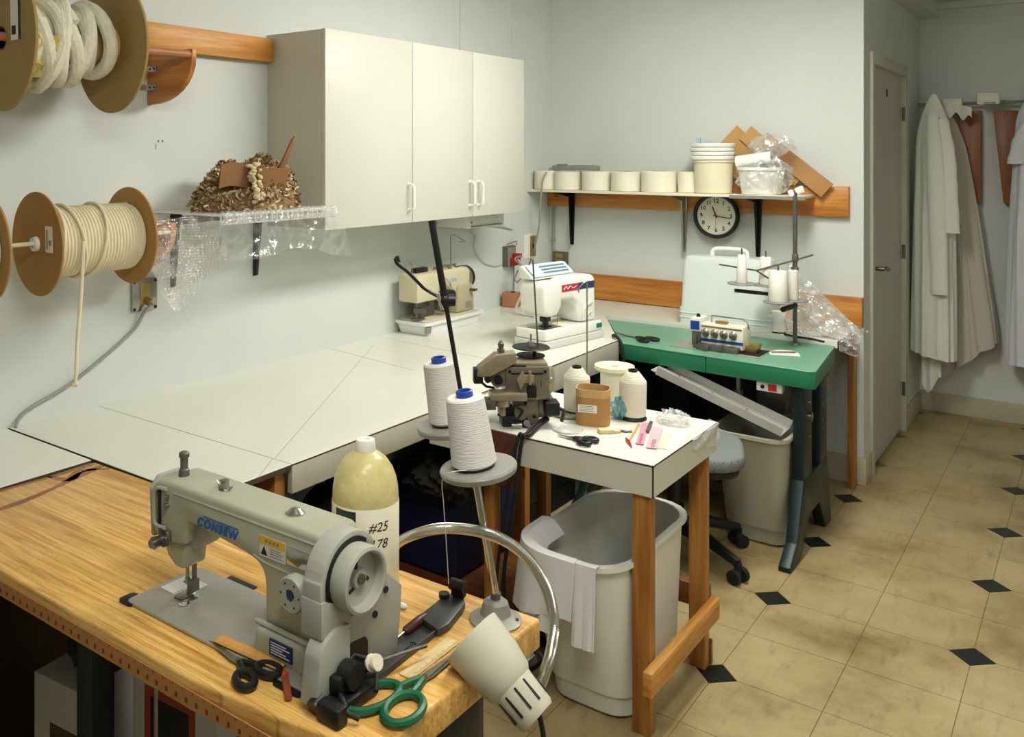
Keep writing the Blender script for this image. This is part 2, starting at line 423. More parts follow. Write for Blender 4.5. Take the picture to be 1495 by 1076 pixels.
# fine seam lines in the sheet
mat('seam', (150, 146, 128), 0.6)
def seam(p, q, w, parent, m='seam'):
    p = Vector((p[0], p[1], 0)); q = Vector((q[0], q[1], 0)); d = (q-p).normalized(); n = Vector((-d.y, d.x, 0))*w/2
    MB().prism([tuple((p+n)[:2]), tuple((q+n)[:2]), tuple((q-n)[:2]), tuple((p-n)[:2])], 'z', CZ-0.0005, CZ+0.0003).build('seam_strip', m, parent)
seam((-1.79, 1.745), (-2.52, 3.06), 0.0016, tC)
seam((-2.62, 2.89), (-2.1, 2.795), 0.0022, tC)
seam((-1.79, 1.735), (-1.72, 1.62), 0.0016, tB)
# supporting posts under the worktop
for px, py in ((-1.79, 1.72), (-1.78, 3.04)):
    tag(MB().box(px-0.045, px+0.045, py-0.019, py+0.019, 0, CZ-0.02, 0.002).build('support_post', 'pine_z'),
        'wooden post holding up the front of the white worktop beside the sewing table' if py < 2 else 'wooden post under the worktop behind the small white table', 'post')
tag(MB().box(-0.972, -0.945, 4.78, 4.86, 0, CZ-0.02, 0.002).build('support_post', 'pine_z'), 'reddish wooden post standing against the wall beside the green table leg', 'post')
tag(MB().box(-1.04, -1.0, 4.46, 4.49, 0, CZ-0.02, 0.002).build('support_post', 'pine_z'), 'thin wooden post just behind the green table leg', 'post')

# ------------------------------------------------------------------ wooden sewing table
def butcher():
    m = wood('butcher', (186, 136, 64), (218, 174, 96), (232, 198, 126), 'x', scale=3.2, rough=0.36, knots=False, fine=1.5)
    nt = m.node_tree; L = nt.links.new; b = nt.nodes['Principled BSDF']
    src = b.inputs['Base Color'].links[0].from_socket
    tc = nt.nodes.new('ShaderNodeTexCoord'); sp = nt.nodes.new('ShaderNodeSeparateXYZ'); L(tc.outputs['Object'], sp.inputs[0])
    # glued staves about 22 mm wide, each of its own tone
    br = nt.nodes.new('ShaderNodeTexBrick'); br.inputs['Scale'].default_value = 1.0
    br.inputs['Brick Width'].default_value = 0.62; br.inputs['Row Height'].default_value = 0.0125; br.inputs['Mortar Size'].default_value = 0.0004
    br.inputs['Color1'].default_value = (1.0, 0.95, 0.88, 1); br.inputs['Color2'].default_value = (0.66, 0.56, 0.40, 1); br.inputs['Mortar'].default_value = (0.62, 0.5, 0.36, 1)
    br.inputs['Bias'].default_value = -0.25
    L(tc.outputs['Object'], br.inputs['Vector'])
    mx = nt.nodes.new('ShaderNodeMix'); mx.data_type = 'RGBA'; mx.blend_type = 'MULTIPLY'; mx.inputs[0].default_value = 0.75
    L(src, mx.inputs[6]); L(br.outputs['Color'], mx.inputs[7]); L(mx.outputs[2], b.inputs['Base Color'])
    return m
butcher()
WZ = 0.765
tw = thing('sewing_table', 'butcher-block wooden sewing table with grey steel legs', 'table', (0, 0, 0))
top = [(-2.165, 0.93), (-1.15, 0.93), (-0.95, 0.952), (-0.85, 0.968), (-0.812, 0.985), (-0.8, 1.02), (-0.8, 1.45), (-2.165, 1.425)]
tt = MB().prism(top, 'z', WZ-0.054, WZ, 0.006, 3).build('tabletop', 'butcher', tw)
mat('varnish', (150, 84, 20), 0.2, var=0.3, vscale=9)
def stain(pts):
    return MB().prism(pts, 'z', WZ-0.001, WZ+0.0004).build('varnish_stain', 'varnish', tt)
def ribbon(path, ws):
    P = smooth_path([(p[0], p[1], 0) for p in path], 6); n = len(P); a = []; b = []
    for i, p in enumerate(P):
        d = (P[min(i+1, n-1)]-P[max(i-1, 0)]).normalized(); nn = Vector((-d.y, d.x, 0)); t = i/(n-1)*(len(ws)-1); k = min(int(t), len(ws)-2)
        w_ = ws[k]+(ws[k+1]-ws[k])*(t-k); a.append(tuple((p+nn*w_)[:2])); b.append(tuple((p-nn*w_)[:2]))
    return a+b[::-1]
sp_ = lambda u, v: spot(u, v, z=WZ)
stain(ribbon([sp_(-30, 752), sp_(25, 735), sp_(80, 712), sp_(120, 692), sp_(150, 680)], [0.008, 0.012, 0.007, 0.016, 0.006]))
stain(ribbon([sp_(-20, 722), sp_(40, 706), sp_(95, 690), sp_(135, 677)], [0.010, 0.006, 0.009, 0.010]))
stain(ribbon([sp_(70, 696), sp_(100, 700), sp_(118, 688), sp_(160, 684)], [0.004, 0.016, 0.012, 0.004]))
# measuring tape pinned along the front edge
mat('tape', (178, 124, 68), 0.5); mat('tapemark', (112, 56, 34), 0.6)
tp = MB().box(-2.16, -0.93, 0.9272, 0.9292, WZ-0.044, WZ-0.018).build('measuring_tape', 'tape', tw, M=None)
k_ = MB()
for i in range(240):
    x = -2.155+i*0.00508*1.0
    if x > -0.935: break
    if i % 5: continue
    h = 0.005
    k_.box(x, x+0.0012, 0.9266, 0.9274, WZ-0.019-h, WZ-0.019)
for i in range(48):
    x = -2.152+i*0.0254
    if x > -0.95: break
    k_.box(x+0.004, x+0.010, 0.9266, 0.9274, WZ-0.040, WZ-0.032)
mk_ = k_.build('tape_mark', 'tapemark', tp); mk_['kind'] = 'stuff'
mat('table_steel', (62, 64, 64), 0.5, metal=0.3, var=0.15)
for x in (-1.76, -0.93):
    lg = MB().box(x-0.03, x+0.03, 1.13, 1.19, 0.04, WZ-0.054, 0.004).build('leg', 'table_steel', tw)
    MB().box(x-0.03, x+0.03, 0.95, 1.42, 0.0, 0.04, 0.006).build('foot', 'table_steel', tw)
    MB().box(x-0.028, x+0.028, 0.98, 1.40, WZ-0.082, WZ-0.055, 0.003).build('top_bracket', 'table_steel', tw)
MB().box(-1.73, -0.96, 1.14, 1.165, 0.10, 0.15, 0.004).build('crossbar', 'table_steel', tw)
for x in (-1.76, -0.93):
    MB().box(x-0.02, x+0.02, 1.19, 1.40, 0.44, 0.49, 0.003).build('side_beam', 'table_steel', tw)
    MB().box(x-0.028, x+0.028, 1.36, 1.42, 0.04, WZ-0.082, 0.004).build('rear_leg', 'table_steel', tw)
MB().box(-1.03, -0.83, 1.10, 1.32, 0.48, 0.69, 0.03).cyl((-0.83, 1.2, 0.58), (-0.80, 1.2, 0.58), 0.06, n=24).build('motor', 'black', tw)
MB().box(-1.3, -0.9, 1.02, 1.36, 0.05, 0.07, 0.004).build('treadle', 'table_steel', tw)
MB().tube([(-1.33, 1.0, 0.711), (-1.33, 1.0, 0.45), (-1.31, 1.05, 0.36)], 0.004).build('knee_lifter_rod', 'steel', tw)

# ------------------------------------------------------------------ small white table with wooden legs
ts = thing('side_table', 'small white-topped table on wooden legs butted against the worktop', 'table')
SX0, SX1, SY0, SY1, SZ = -1.716, -0.962, 2.37, 2.885, 0.76
MB().box(SX0, SX1, SY0, SY1, SZ-0.002, SZ, 0.0005, 1).build('laminate_sheet', 'white_lam', ts)
MB().box(SX0, SX1, SY0, SY1, SZ-0.006, SZ-0.002).build('core_board', 'lam_edge', ts)
mat('side_lam', (212, 213, 198), 0.35, var=0.04)
MB().box(SX0, SX1-0.002, SY0+0.001, SY0+0.019, SZ-0.09, SZ-0.006).build('front_apron', 'side_lam', ts)
MB().box(SX1-0.02, SX1-0.001, SY0+0.02, SY1, SZ-0.09, SZ-0.006).build('side_apron', 'side_lam', ts)
MB().box(SX0, SX1-0.02, SY1-0.019, SY1-0.001, SZ-0.09, SZ-0.006).build('back_apron', 'side_lam', ts)
MB().box(SX1-0.004, SX1, SY0, SY0+0.004, SZ-0.09, SZ-0.002).build('corner_edge', 'lam_edge', ts)
for lx, ly in ((-1.004, 2.405), (-1.0, 2.83), (-1.55, 2.83), (-1.52, 2.44)):
    hw = 0.026 if lx > -1.2 else 0.019
    MB().box(lx-hw, lx+hw, ly-0.019, ly+0.019, 0, SZ-0.02, 0.002).build('leg', 'pine_z', ts)
MB().box(-0.976, -0.95, 2.33, 2.875, 0.145, 0.21, 0.002).build('stretcher', 'pine_y', ts)
MB().box(-1.05, -0.97, 2.85, 2.87, 0.0, 0.075, 0.002).build('foot_block', 'pine_dark', ts)
MB().box(-1.6, -0.98, 2.85, 2.885, 0.17, 0.24, 0.002).build('stretcher', 'pine_dark', ts)
MB().box(-1.58, -1.535, 2.40, 2.86, 0.10, 0.17, 0.002).build('stretcher', 'pine_dark', ts)
# clear film folded over the far corner
film('film', 0.3, 0.4, 0.12, 0.8, 30)
tag(MB().sheet(lambda u, v: Vector((-0.957+0.004*math.sin(u*9+v*7), 2.66+0.235*u, SZ+0.003-0.075*v*(0.45+0.55*u))) if v > 0.08 else Vector((-0.99+0.03*v/0.08, 2.66+0.235*u, SZ+0.003)), 12, 10, 0.0006)
    .build('plastic_film', 'film'), 'clear plastic film folded over the corner of the small white table', 'film')

# ------------------------------------------------------------------ green table
mat('green_top', (104, 160, 130), 0.35, var=0.1, vscale=5)  # paler than the edge: reflected light on the top put into the colour
mat('green_edge', (38, 116, 82), 0.35)
mat('green_leg', (22, 40, 40), 0.4, metal=0.3)
GZ = 0.75
tg = thing('overlock_table', 'green-topped overlock table with dark steel legs', 'table')
gp = [(-1.72, 3.875), (-1.33, 3.853), (-0.915, 3.832), (-0.895, 3.845), (-0.948, 4.415), (-2.035, 4.398)]
MB().prism(gp, 'z', GZ-0.004, GZ, 0.001, 1).build('tabletop', 'green_top', tg)
MB().prism([(-1.72, 3.876), (-1.335, 3.856), (-1.335, 4.4), (-2.03, 4.396)], 'z', GZ-0.072, GZ-0.004, 0.002).build('edge_band', 'green_edge', tg)
MB().prism([(-1.331, 3.8545), (-0.916, 3.833), (-0.896, 3.846), (-0.949, 4.414), (-1.331, 4.404)], 'z', GZ-0.072, GZ-0.004, 0.002).build('edge_band', 'green_edge', tg)
for x in (-0.965, -1.86):
    u_ = MB().box(x-0.02, x+0.02, 3.86, 4.0, 0.20, GZ-0.072, 0.004).box(x-0.02, x+0.02, 4.13, 4.25, 0.20, GZ-0.072, 0.004)
    u_.build('leg', 'green_leg', tg)
    MB().prism([(3.66, 0.0), (3.80, 0.0), (3.96, 0.14), (4.12, 0.14), (4.22, 0.0), (4.32, 0.0), (4.32, 0.02), (4.25, 0.30), (3.86, 0.30), (3.76, 0.08), (3.66, 0.02)], 'x', x-0.022, x+0.022, 0.003).build('foot', 'green_leg', tg)
    MB().box(x-0.018, x+0.018, 3.88, 4.30, GZ-0.11, GZ-0.072, 0.003).build('top_bracket', 'green_leg', tg)
    MB().cyl((x-0.03, 3.95, 0.54), (x+0.032, 3.95, 0.54), 0.02, n=12).cyl((x+0.02, 3.95, 0.60), (x+0.026, 3.95, 0.60), 0.008, n=10).cyl((x+0.02, 3.95, 0.46), (x+0.026, 3.95, 0.46), 0.007, n=10).build('bolt', 'steel', tg)
    b_ = MB()
    for z in (0.62, 0.58, 0.54, 0.48, 0.44, 0.32, 0.22): b_.cyl((x+0.018, 4.175, z), (x+0.0215, 4.175, z), 0.009, n=10)
    b_.build('adjuster_hole', 'dull', tg)
MB().box(-1.86, -0.97, 4.02, 4.06, 0.22, 0.27, 0.003).build('crossbar', 'green_leg', tg)
sw = MB().box(-1.125, -1.025, 3.855, 3.905, GZ-0.112, GZ-0.074, 0.003).build('switch_box', 'white_p', tg)
MB().box(-1.078, -1.045, 3.850, 3.856, GZ-0.106, GZ-0.080, 0.001).build('rocker', 'red', sw)
MB().cyl((-1.10, 3.856, GZ-0.093), (-1.10, 3.850, GZ-0.093), 0.008).build('button', 'black', sw)
MB().cyl((-1.22, 3.93, 0.60), (-1.22, 3.93, 0.678), 0.011).cyl((-1.22, 3.93, 0.58), (-1.22, 3.93, 0.61), 0.02).build('pedal_linkage', 'dull', tg)
MB().box(-1.18, -1.04, 4.0, 4.2, 0.5, 0.66, 0.04).build('motor', 'dull', tg)
# scrap chute
mat('galv', (186, 186, 180), 0.5, metal=0.2, var=0.12, vscale=8)
ch = thing('scrap_chute', 'grey sheet-metal scrap chute sloping from under the green table into the bin', 'chute', (-1.26, 3.83, 0.580))
ang = math.degrees(math.atan2(0.165, 0.5))
MB().box(-0.27, 0.27, -0.07, 0.07, -0.002, 0.0).box(-0.27, 0.27, -0.072, -0.070, -0.002, 0.032).box(-0.27, 0.27, 0.07, 0.072, -0.002, 0.032).build('channel', 'galv', ch, M=RY(ang))
MB().box(-0.30, -0.27, -0.05, 0.05, -0.004, 0.0).build('mounting_flange', 'galv', ch, M=RY(ang))
for k in (-0.2, -0.05, 0.1): MB().cyl((k, 0.03, 0), (k, 0.03, 0.003), 0.004, n=8).build('rivet', 'dull', ch, M=RY(ang))

# ------------------------------------------------------------------ bins and chair
def rrect(x0, x1, y0, y1, r, n=5):
    out = []
    for cx_, cy_, a0 in ((x1-r, y1-r, 0), (x0+r, y1-r, 90), (x0+r, y0+r, 180), (x1-r, y0+r, 270)):
        for k in range(n+1):
            a = R(a0+90*k/n); out.append((cx_+r*math.cos(a), cy_+r*math.sin(a)))
    return out
def loft(mb, loops, close_bottom=True):
    t = bmesh.new(); rings = [[t.verts.new(p) for p in lp] for lp in loops]; n = len(rings[0])
    for a, b in zip(rings, rings[1:]):
        for i in range(n): t.faces.new((a[i], a[(i+1) % n], b[(i+1) % n], b[i]))
    if close_bottom: t.faces.new(rings[0][::-1]); t.faces.new(rings[-1])
    bmesh.ops.recalc_face_normals(t, faces=t.faces[:])
    return mb._add(t)
def bin_(name, label, base, rim, H, m, rb=0.06, rr=0.09):
    t = thing(name, label, 'trash bin', ((base[0]+base[1])/2, (base[2]+base[3])/2, 0))
    ox, oy = t.location.x, t.location.y
    def lp(z, f, inset=0.0):
        q = [base[i]+(rim[i]-base[i])*f for i in range(4)]
        return [(x-ox, y-oy, z) for x, y in rrect(q[0]+inset, q[1]-inset, q[2]+inset, q[3]-inset, rb+(rr-rb)*f)]
    loops = [lp(0, 0.0, 0.012), lp(0.012, 0.02), lp(0.07, 0.12), lp(0.072, 0.12, -0.006), lp(H*0.95, 0.95), lp(H, 1.0), lp(H, 1.0, 0.006), lp(0.02, 0.04, 0.008)]
    mb = MB(); loft(mb, loops); mb.build('body', m, t)
    rim_ = MB(); a = lp(H-0.012, 1.0, -0.011); a2 = lp(H+0.002, 1.0, -0.011); b = lp(H+0.002, 1.0, 0.005); b2 = lp(H-0.012, 1.0, -0.002)
    tt_ = bmesh.new(); rg = [[tt_.verts.new(p) for p in L_] for L_ in (a, a2, b, b2)]; n = len(a)
    for k in range(4):
        p, q = rg[k], rg[(k+1) % 4]
        for i in range(n): tt_.faces.new((p[i], p[(i+1) % n], q[(i+1) % n], q[i]))
    bmesh.ops.recalc_face_normals(tt_, faces=tt_.faces[:]); rim_._add(tt_); rim_.build('rim', m, t)
    return t
mat('bin_white', (224, 225, 216), 0.4, var=0.05, vscale=5)
mat('bin_grey', (172, 172, 152), 0.45, var=0.08, vscale=4)
bw = bin_('trash_bin', 'tall white plastic trash bin with a white cloth hanging over its rim', (-1.30, -1.045, 2.40, 2.78), (-1.345, -1.035, 2.285, 2.88), 0.47, 'bin_white', 0.07, 0.12)
bg = bin_('trash_bin', 'grey-beige plastic trash bin standing under the green table', (-1.25, -1.02, 3.87, 4.14), (-1.28, -0.995, 3.76, 4.24), 0.47, 'bin_grey', 0.05, 0.07)
# cloth over the white bin
mat('cloth_w', (228, 229, 228), 0.9, bump=0.25, bscale=200, sheen=0.2)
crn = [(-1.347, 2.50), (-1.347, 2.42)]+[(-1.225-0.122*math.cos(R(a)), 2.407-0.122*math.sin(R(a))) for a in range(0, 91, 15)]+[(-1.15, 2.284), (-1.085, 2.287)]
def rim_at(u):
    P_ = [Vector((x, y, 0)) for x, y in crn]; ls = [(b-a).length for a, b in zip(P_, P_[1:])]; t_ = u*sum(ls)
    for k, l in enumerate(ls):
        if t_ <= l or k == len(ls)-1:
            d = (P_[k+1]-P_[k]).normalized(); return P_[k]+d*min(t_, l), Vector((d.y, -d.x, 0))*-1
        t_ -= l
def hang(u0, u1, hem, off, seed, amp=1.0):
    def f(u, v):
        b, n = rim_at(u0+(u1-u0)*u); n = -n if n.dot(b-Vector((-1.19, 2.58, 0))) < 0 else n
        fold = amp*(0.006*math.sin(u*13+seed)+0.004*math.sin(u*29+seed*2))
        if v < 0.2:
            k = v/0.2; p = b-n*(0.05*(1-k)-0.012*k); z = 0.44+0.042*math.sin(k*PI/2)+off*0.3
        else:
            k = (v-0.2)/0.8; p = b+n*(0.014+off+fold*k+0.02*k); z = 0.482+off*0.3-hem(u)*k
        return Vector((p.x, p.y, z))
    return f
cl = thing('cleaning_cloth', 'white cloth draped over the rim of the white trash bin', 'cloth', (0, 0, 0))
MB().sheet(hang(0.0, 0.86, lambda u: 0.185+0.02*math.sin(u*5)-0.03*max(0, u-0.7), 0.012, 1), 40, 18, 0.003).build('upper_layer', 'cloth_w', cl)
MB().sheet(hang(0.35, 0.74, lambda u: 0.215, 0.004, 3), 20, 14, 0.003).build('under_layer', 'cloth_w', cl)
MB().sheet(hang(0.85, 1.0, lambda u: 0.225, 0.003, 5, 0.3), 12, 14, 0.003).build('end_strip', 'cloth_w', cl)
# office chair behind the small table
mat('chair_fab', (118, 124, 124), 0.95, bump=0.3, bscale=300)
oc = thing('office_chair', 'grey upholstered swivel chair on a black five-star base', 'chair', (-1.36, 3.56, 0), R(20))
MB().prism(rrect(-0.20, 0.26, -0.29, 0.13, 0.13, 6), 'z', 0.43, 0.485, 0.02, 3).build('seat', 'chair_fab', oc)
MB().prism(rrect(-0.17, 0.24, -0.27, 0.11, 0.11, 6), 'z', 0.40, 0.432, 0.01).build('seat_shell', 'black', oc)
MB().cyl((0, 0, 0.09), (0, 0, 0.40), 0.028).cyl((0, 0, 0.09), (0, 0, 0.2), 0.04).build('gas_column', 'black', oc)
for k in range(5):
    a = 2*PI*k/5+R(-39); ca, sa = math.cos(a), math.sin(a)
    MB().tube([(0, 0, 0.12), (0.16*ca, 0.16*sa, 0.115), (0.30*ca, 0.30*sa, 0.075)], [0.03, 0.024, 0.018]).build('base_arm', 'black', oc)
    cs = MB().cyl((0.30*ca-0.014*sa, 0.30*sa+0.014*ca, 0.027), (0.30*ca-0.034*sa, 0.30*sa+0.034*ca, 0.027), 0.027).cyl((0.30*ca+0.014*sa, 0.30*sa-0.014*ca, 0.027), (0.30*ca+0.034*sa, 0.30*sa-0.034*ca, 0.027), 0.027).cyl((0.3*ca, 0.3*sa, 0.03), (0.3*ca, 0.3*sa, 0.075), 0.014)
    cs.build('caster', 'rubber', oc)

# ------------------------------------------------------------------ wall cabinet
cabt = thing('wall_cabinet', 'white three-door wall cabinet hung above the worktop', 'cabinet', (0, 0, 0))
Y0, Y1, Z0, Z1, XF = 2.52, 4.015, 1.322, 2.093, -2.312
MB().box(XW, XF-0.02, Y0+0.002, Y0+0.02, Z0+0.003, Z1-0.002).build('side_panel', 'cab_side', cabt)
MB().box(XW, XF-0.02, Y1-0.02, Y1-0.002, Z0+0.003, Z1-0.002).build('side_panel', 'cab_side', cabt)
MB().box(XW, XF-0.02, Y0+0.02, Y1-0.02, Z0+0.003, Z0+0.02).build('bottom_panel', 'cab_side', cabt)
MB().box(XW, XF-0.02, Y0+0.02, Y1-0.02, Z1-0.02, Z1-0.002).build('top_panel', 'cab_side', cabt)
MB().box(XW, XW+0.01, Y0+0.02, Y1-0.02, Z0+0.02, Z1-0.02).build('back_panel', 'cab_side', cabt)
ds = [(Y0, 3.069), (3.073, 3.539), (3.543, Y1)]
for i, (a, b) in enumerate(ds):
    d = MB().box(XF-0.018, XF, a, b, Z0, Z1, 0.0015).build('cabinet_door', 'cab', cabt)
    hy = (b-0.028) if i < 2 else (a+0.04)
    p = smooth_path([(XF, hy, 1.375), (XF+0.02, hy, 1.377), (XF+0.03, hy, 1.39), (XF+0.03, hy, 1.43), (XF+0.03, hy, 1.47), (XF+0.02, hy, 1.483), (XF, hy, 1.485)], 5)
    MB().tube(p, 0.006, 10).cyl((XF, hy, 1.375), (XF+0.003, hy, 1.375), 0.009).cyl((XF, hy, 1.485), (XF+0.003, hy, 1.485), 0.009).build('door_handle', 'handle_w', d)
# device under the cabinet
ub = thing('junction_box', 'white box fixed under the right end of the wall cabinet', 'box')
MB().box(-2.60, -2.42, 3.655, 4.0, 1.252, 1.322, 0.004).build('housing', 'white_p', ub)
MB().box(-2.422, -2.414, 3.69, 3.97, 1.256, 1.262).cyl((-2.42, 3.69, 1.28), (-2.414, 3.69, 1.28), 0.006).build('trim_lip', 'grey_p', ub)
mat('cable_w', (198, 198, 186), 0.5); mat('cable_g', (150, 150, 142), 0.5)
def cable(label, pts, r, m, name='cable', k=8):
    return tag(MB().tube(smooth_path(pts, k), r, 8).build(name, m), label, 'cable')
xw = XW+0.008
cable('thin white cord looping down the wall from the box under the cabinet', [(-2.6, 3.62, 1.27), spot(690, 340, x=xw), spot(692, 362, x=xw), spot(705, 382, x=xw), spot(722, 388, x=xw), spot(732, 386, x=xw)], 0.003, 'cable_w')
cable('white cord hanging from the cabinet box to the red-plugged outlet', [(-2.6, 3.98, 1.27), spot(748, 335, x=xw), spot(746, 350, x=xw), spot(742, 362, x=xw)], 0.004, 'cable_w')
# ------------------------------------------------------------------ left wall: board, spools, brackets
tag(MB().box(XW, XW+0.04, 1.885, 2.517, 1.98, 2.073, 0.002).build('wall_board', 'pine_y'), 'knotty pine board screwed to the wall left of the cabinet', 'board')
wb = bpy.data.objects['wall_board']
for z in (2.055, 2.0): MB().cyl((XW+0.04, 1.91, z), (XW+0.0415, 1.91, z), 0.005, n=10).build('screw', 'dull', wb)
def quarter(label, y, z0, z1):
    t = thing('spool_bracket', label, 'bracket', (XW, y, 0), 0, 'wooden spool brackets')
    pts = [(0, z1), (0.245, z1)]
    for k in range(9):
        a = R(90*k/8); pts.append((0.245*math.cos(a)**0.9 if k < 8 else 0.0, z1-0.028-(z1-0.028-z0)*math.sin(a)))
    pts[-1] = (0.0, z0)
    MB().prism(pts, 'y', 0, 0.02, 0.002).build('plate', 'plywood', t)
    for z in (z1-0.055, z1-0.12):
        a_ = MB().box(0.0, 0.055, -0.0025, 0.0, z-0.01, z+0.01).box(0.0, 0.003, -0.03, 0.0, z-0.01, z+0.01).build('angle_plate', 'steel', t)
        for x in (0.02, 0.043): MB().cyl((x, -0.0025, z), (x, -0.004, z), 0.004, n=8).build('screw', 'ink', a_)
    return t
quarter('quarter-round wooden bracket holding the end of the upper spool rod', 1.94, 1.785, 1.965)
quarter('quarter-round wooden bracket behind clear plastic holding the lower spool rod', 1.855, 1.215, 1.385)
mat('copper_rod', (176, 116, 84), 0.45, var=0.15)
tag(MB().cyl((-2.405, 0.9, 1.935), (-2.400, 1.94, 1.947), 0.013).build('spool_rod', 'copper_rod'), 'brown round rod carrying the upper rope spool', 'rod')
tag(MB().cyl((-2.43, 0.9, 1.348), (-2.395, 1.855, 1.356), 0.0065).build('spool_rod', 'cream_p'), 'thin white rod carrying the lower cord spools', 'rod')
mat('flange', (166, 138, 84), 0.8, var=0.10, vscale=5)
mat('flange2', (168, 128, 70), 0.8, var=0.10, vscale=5)
mat('rope', (226, 222, 200), 0.9, bump=0.9, bscale=90, var=0.12, vscale=40)
mat('cord', (226, 216, 184), 0.85, var=0.08, vscale=30)
def axis_M(p, q):
    p = Vector(p); q = Vector(q)
    return Matrix.Translation(p) @ (q-p).to_track_quat('Z', 'X').to_matrix().to_4x4()
# upper rope spool ---------------------------------------------------
A = Vector((-2.425, 1.295, 1.937)); B = Vector((-2.402, 1.642, 1.944)); LN = (B-A).length
Mx = axis_M(A, B)
su = thing('rope_spool', 'large cardboard spool wound with thick braided white rope', 'spool', A); IM = Matrix.Translation(-A) @ Mx
for z in (0.0, LN-0.008):
    MB().lathe([(0.030, z), (0.205, z), (0.206, z+0.003), (0.205, z+0.008), (0.030, z+0.008), (0.030, z)], 56).build('flange', 'flange', su, M=IM)
MB().lathe([(0.03, 0), (0.034, 0), (0.034, LN), (0.03, LN), (0.03, 0)], 24).build('hub_tube', 'black', su, M=IM)
MB().lathe([(0.060, 0.008), (0.064, 0.01), (0.064, LN-0.01), (0.06, LN-0.008)], 32).build('core', 'cardboard2', su, M=IM)
def lab_M(A, B, dx, dz):
    n = (B-A).normalized(); X = Vector((n.y, -n.x, 0)).normalized(); Z = X.cross(n)
    if Z.z < 0: Z = -Z
    M_ = Matrix((( X.x, n.x, Z.x, 0), (X.y, n.y, Z.y, 0), (X.z, n.z, Z.z, 0), (0, 0, 0, 1)))
    M_.translation = X*dx+Z*dz-n*0.001
    return M_
LABU = lab_M(A, B, 0.062, -0.012)
rp = []
turns = 8; random.seed(3)
zs = [0.03]
for i in range(turns*24+1):
    a = 2*PI*i/24; f = i/(turns*24)
    rr = 0.094+0.012*math.sin(f*37)+0.008*math.sin(a+f*9)
    z = 0.032+f*0.262+0.016*math.sin(a*1.0+f*20)
    rp.append((rr*math.cos(a), rr*math.sin(a), z))
r1 = MB().tube(rp, 0.0215, 10).build('rope', 'rope', su, M=IM)
rp = []
for i in range(4*24+1):
    a = 2*PI*i/24+1.2; f = i/96
    rp.append(((0.125-0.01*math.sin(f*9))*math.cos(a), (0.120)*math.sin(a), 0.035+0.11*f+0.06*math.sin(a*0.5+f*3)**2))
MB().tube(rp, 0.021, 10).build('rope', 'rope', su, M=IM)
MB().box(0, 0.058, 0, 0.0008, 0, 0.115).build('paper_label', 'paper', su, M=LABU)
MB().box(0.046, 0.058, -0.0006, 0.0008, 0, 0.115).box(0.006, 0.03, -0.0006, 0, 0.015, 0.040).build('label_print', 'ink', su, M=LABU)
mat('yellow_film', (214, 196, 120), 0.4, alpha=0.85, bump=0.6, bscale=40)
MB().sheet(lambda u, v: Vector((-0.0+0.128*math.cos(-0.2+u*1.0)*(1+0.06*math.sin(v*9)), 0.128*math.sin(-0.2+u*1.0)+0.006*math.sin(u*14), 0.035+0.075*v+0.012*math.sin(u*11))), 10, 8, 0.001).build('tape_wrap', 'yellow_film', su, M=IM @ RZ(100))

# lower cord spool ---------------------------------------------------
def cord_spool(label, A, B, rf, rw, rc, mflange, mcord, name='cord_spool', turns=None, tail=False):
    A = Vector(A); B = Vector(B); LN = (B-A).length; t = thing(name, label, 'spool', A); IM = Matrix.Translation(-A) @ axis_M(A, B)
    for z in (0.0, LN-0.006):
        MB().lathe([(0.012, z), (rf-0.001, z), (rf, z+0.003), (rf-0.001, z+0.006), (0.012, z+0.006), (0.012, z)], 52).build('flange', mflange, t, M=IM)
    MB().lathe([(0.008, -0.012), (0.02, -0.012), (0.022, -0.002), (0.022, 0.0), (0.008, 0)], 20).build('hub', 'white_p', t, M=IM)
    MB().lathe([(0.03, 0.006), (rw-rc*1.2, 0.008), (rw-rc*1.2, LN-0.008), (0.03, LN-0.006)], 40).build('wound_core', mcord, t, M=IM)
    n = turns or int((LN-0.014)/(rc*2.05)); st = 32; p = []
    for i in range(n*st+1):
        a = 2*PI*i/st; p.append(((rw-rc)*math.cos(a), (rw-rc)*math.sin(a), 0.008+rc+i/(n*st)*(LN-0.016-2*rc)))
    MB().tube(p, rc, 6).build('cord_winding', mcord, t, M=IM)
    for (z0, z1, k) in ((0.24, 0.36, 0.5), (0.58, 0.46, 0.55), (0.14, 0.05, 0.5)):
        p = [((rw+rc)*math.cos(a_), (rw+rc)*math.sin(a_), LN*(z0+(z1-z0)*(0.5-0.5*math.cos(a_)))) for a_ in [2*PI*i/40 for i in range(41)]]
        MB().tube(p, rc, 6).build('cross_turn', mcord, t, M=IM)
    return t, IM
sl, IM = cord_spool('cardboard spool wound with thin cream cord, its loose end hanging', (-2.418, 1.398, 1.350), (-2.400, 1.708, 1.356), 0.152, 0.105, 0.0052, 'flange2', 'cord')
tl = smooth_path([spot(122, 352, x=-2.285), spot(121, 372, x=-2.285), spot(120, 400, x=-2.295), spot(117, 450, x=-2.300), spot(113, 500, x=-2.30), spot(111, 545, x=-2.30), spot(110, 556, x=-2.30)], 6)
MB().tube([p-sl.location for p in tl], 0.0055, 8).build('loose_end', 'cord', sl)
MB().ball(spot(110, 560, x=-2.30)-sl.location, 0.010, (1.2, 0.9, 0.9)).ball(spot(107, 562, x=-2.30)-sl.location, 0.006).build('knot', 'cord', sl)
LABL = lab_M(Vector((-2.418, 1.398, 1.350)), Vector((-2.400, 1.708, 1.356)), 0.055, -0.02)
MB().box(0, 0.04, 0, 0.0008, 0, 0.075).build('paper_label', 'paper', sl, M=LABL)
MB().box(0.006, 0.014, -0.0006, 0, 0.008, 0.065).box(0.02, 0.034, -0.0006, 0, 0.02, 0.035).build('label_print', 'grey_p', sl, M=LABL)
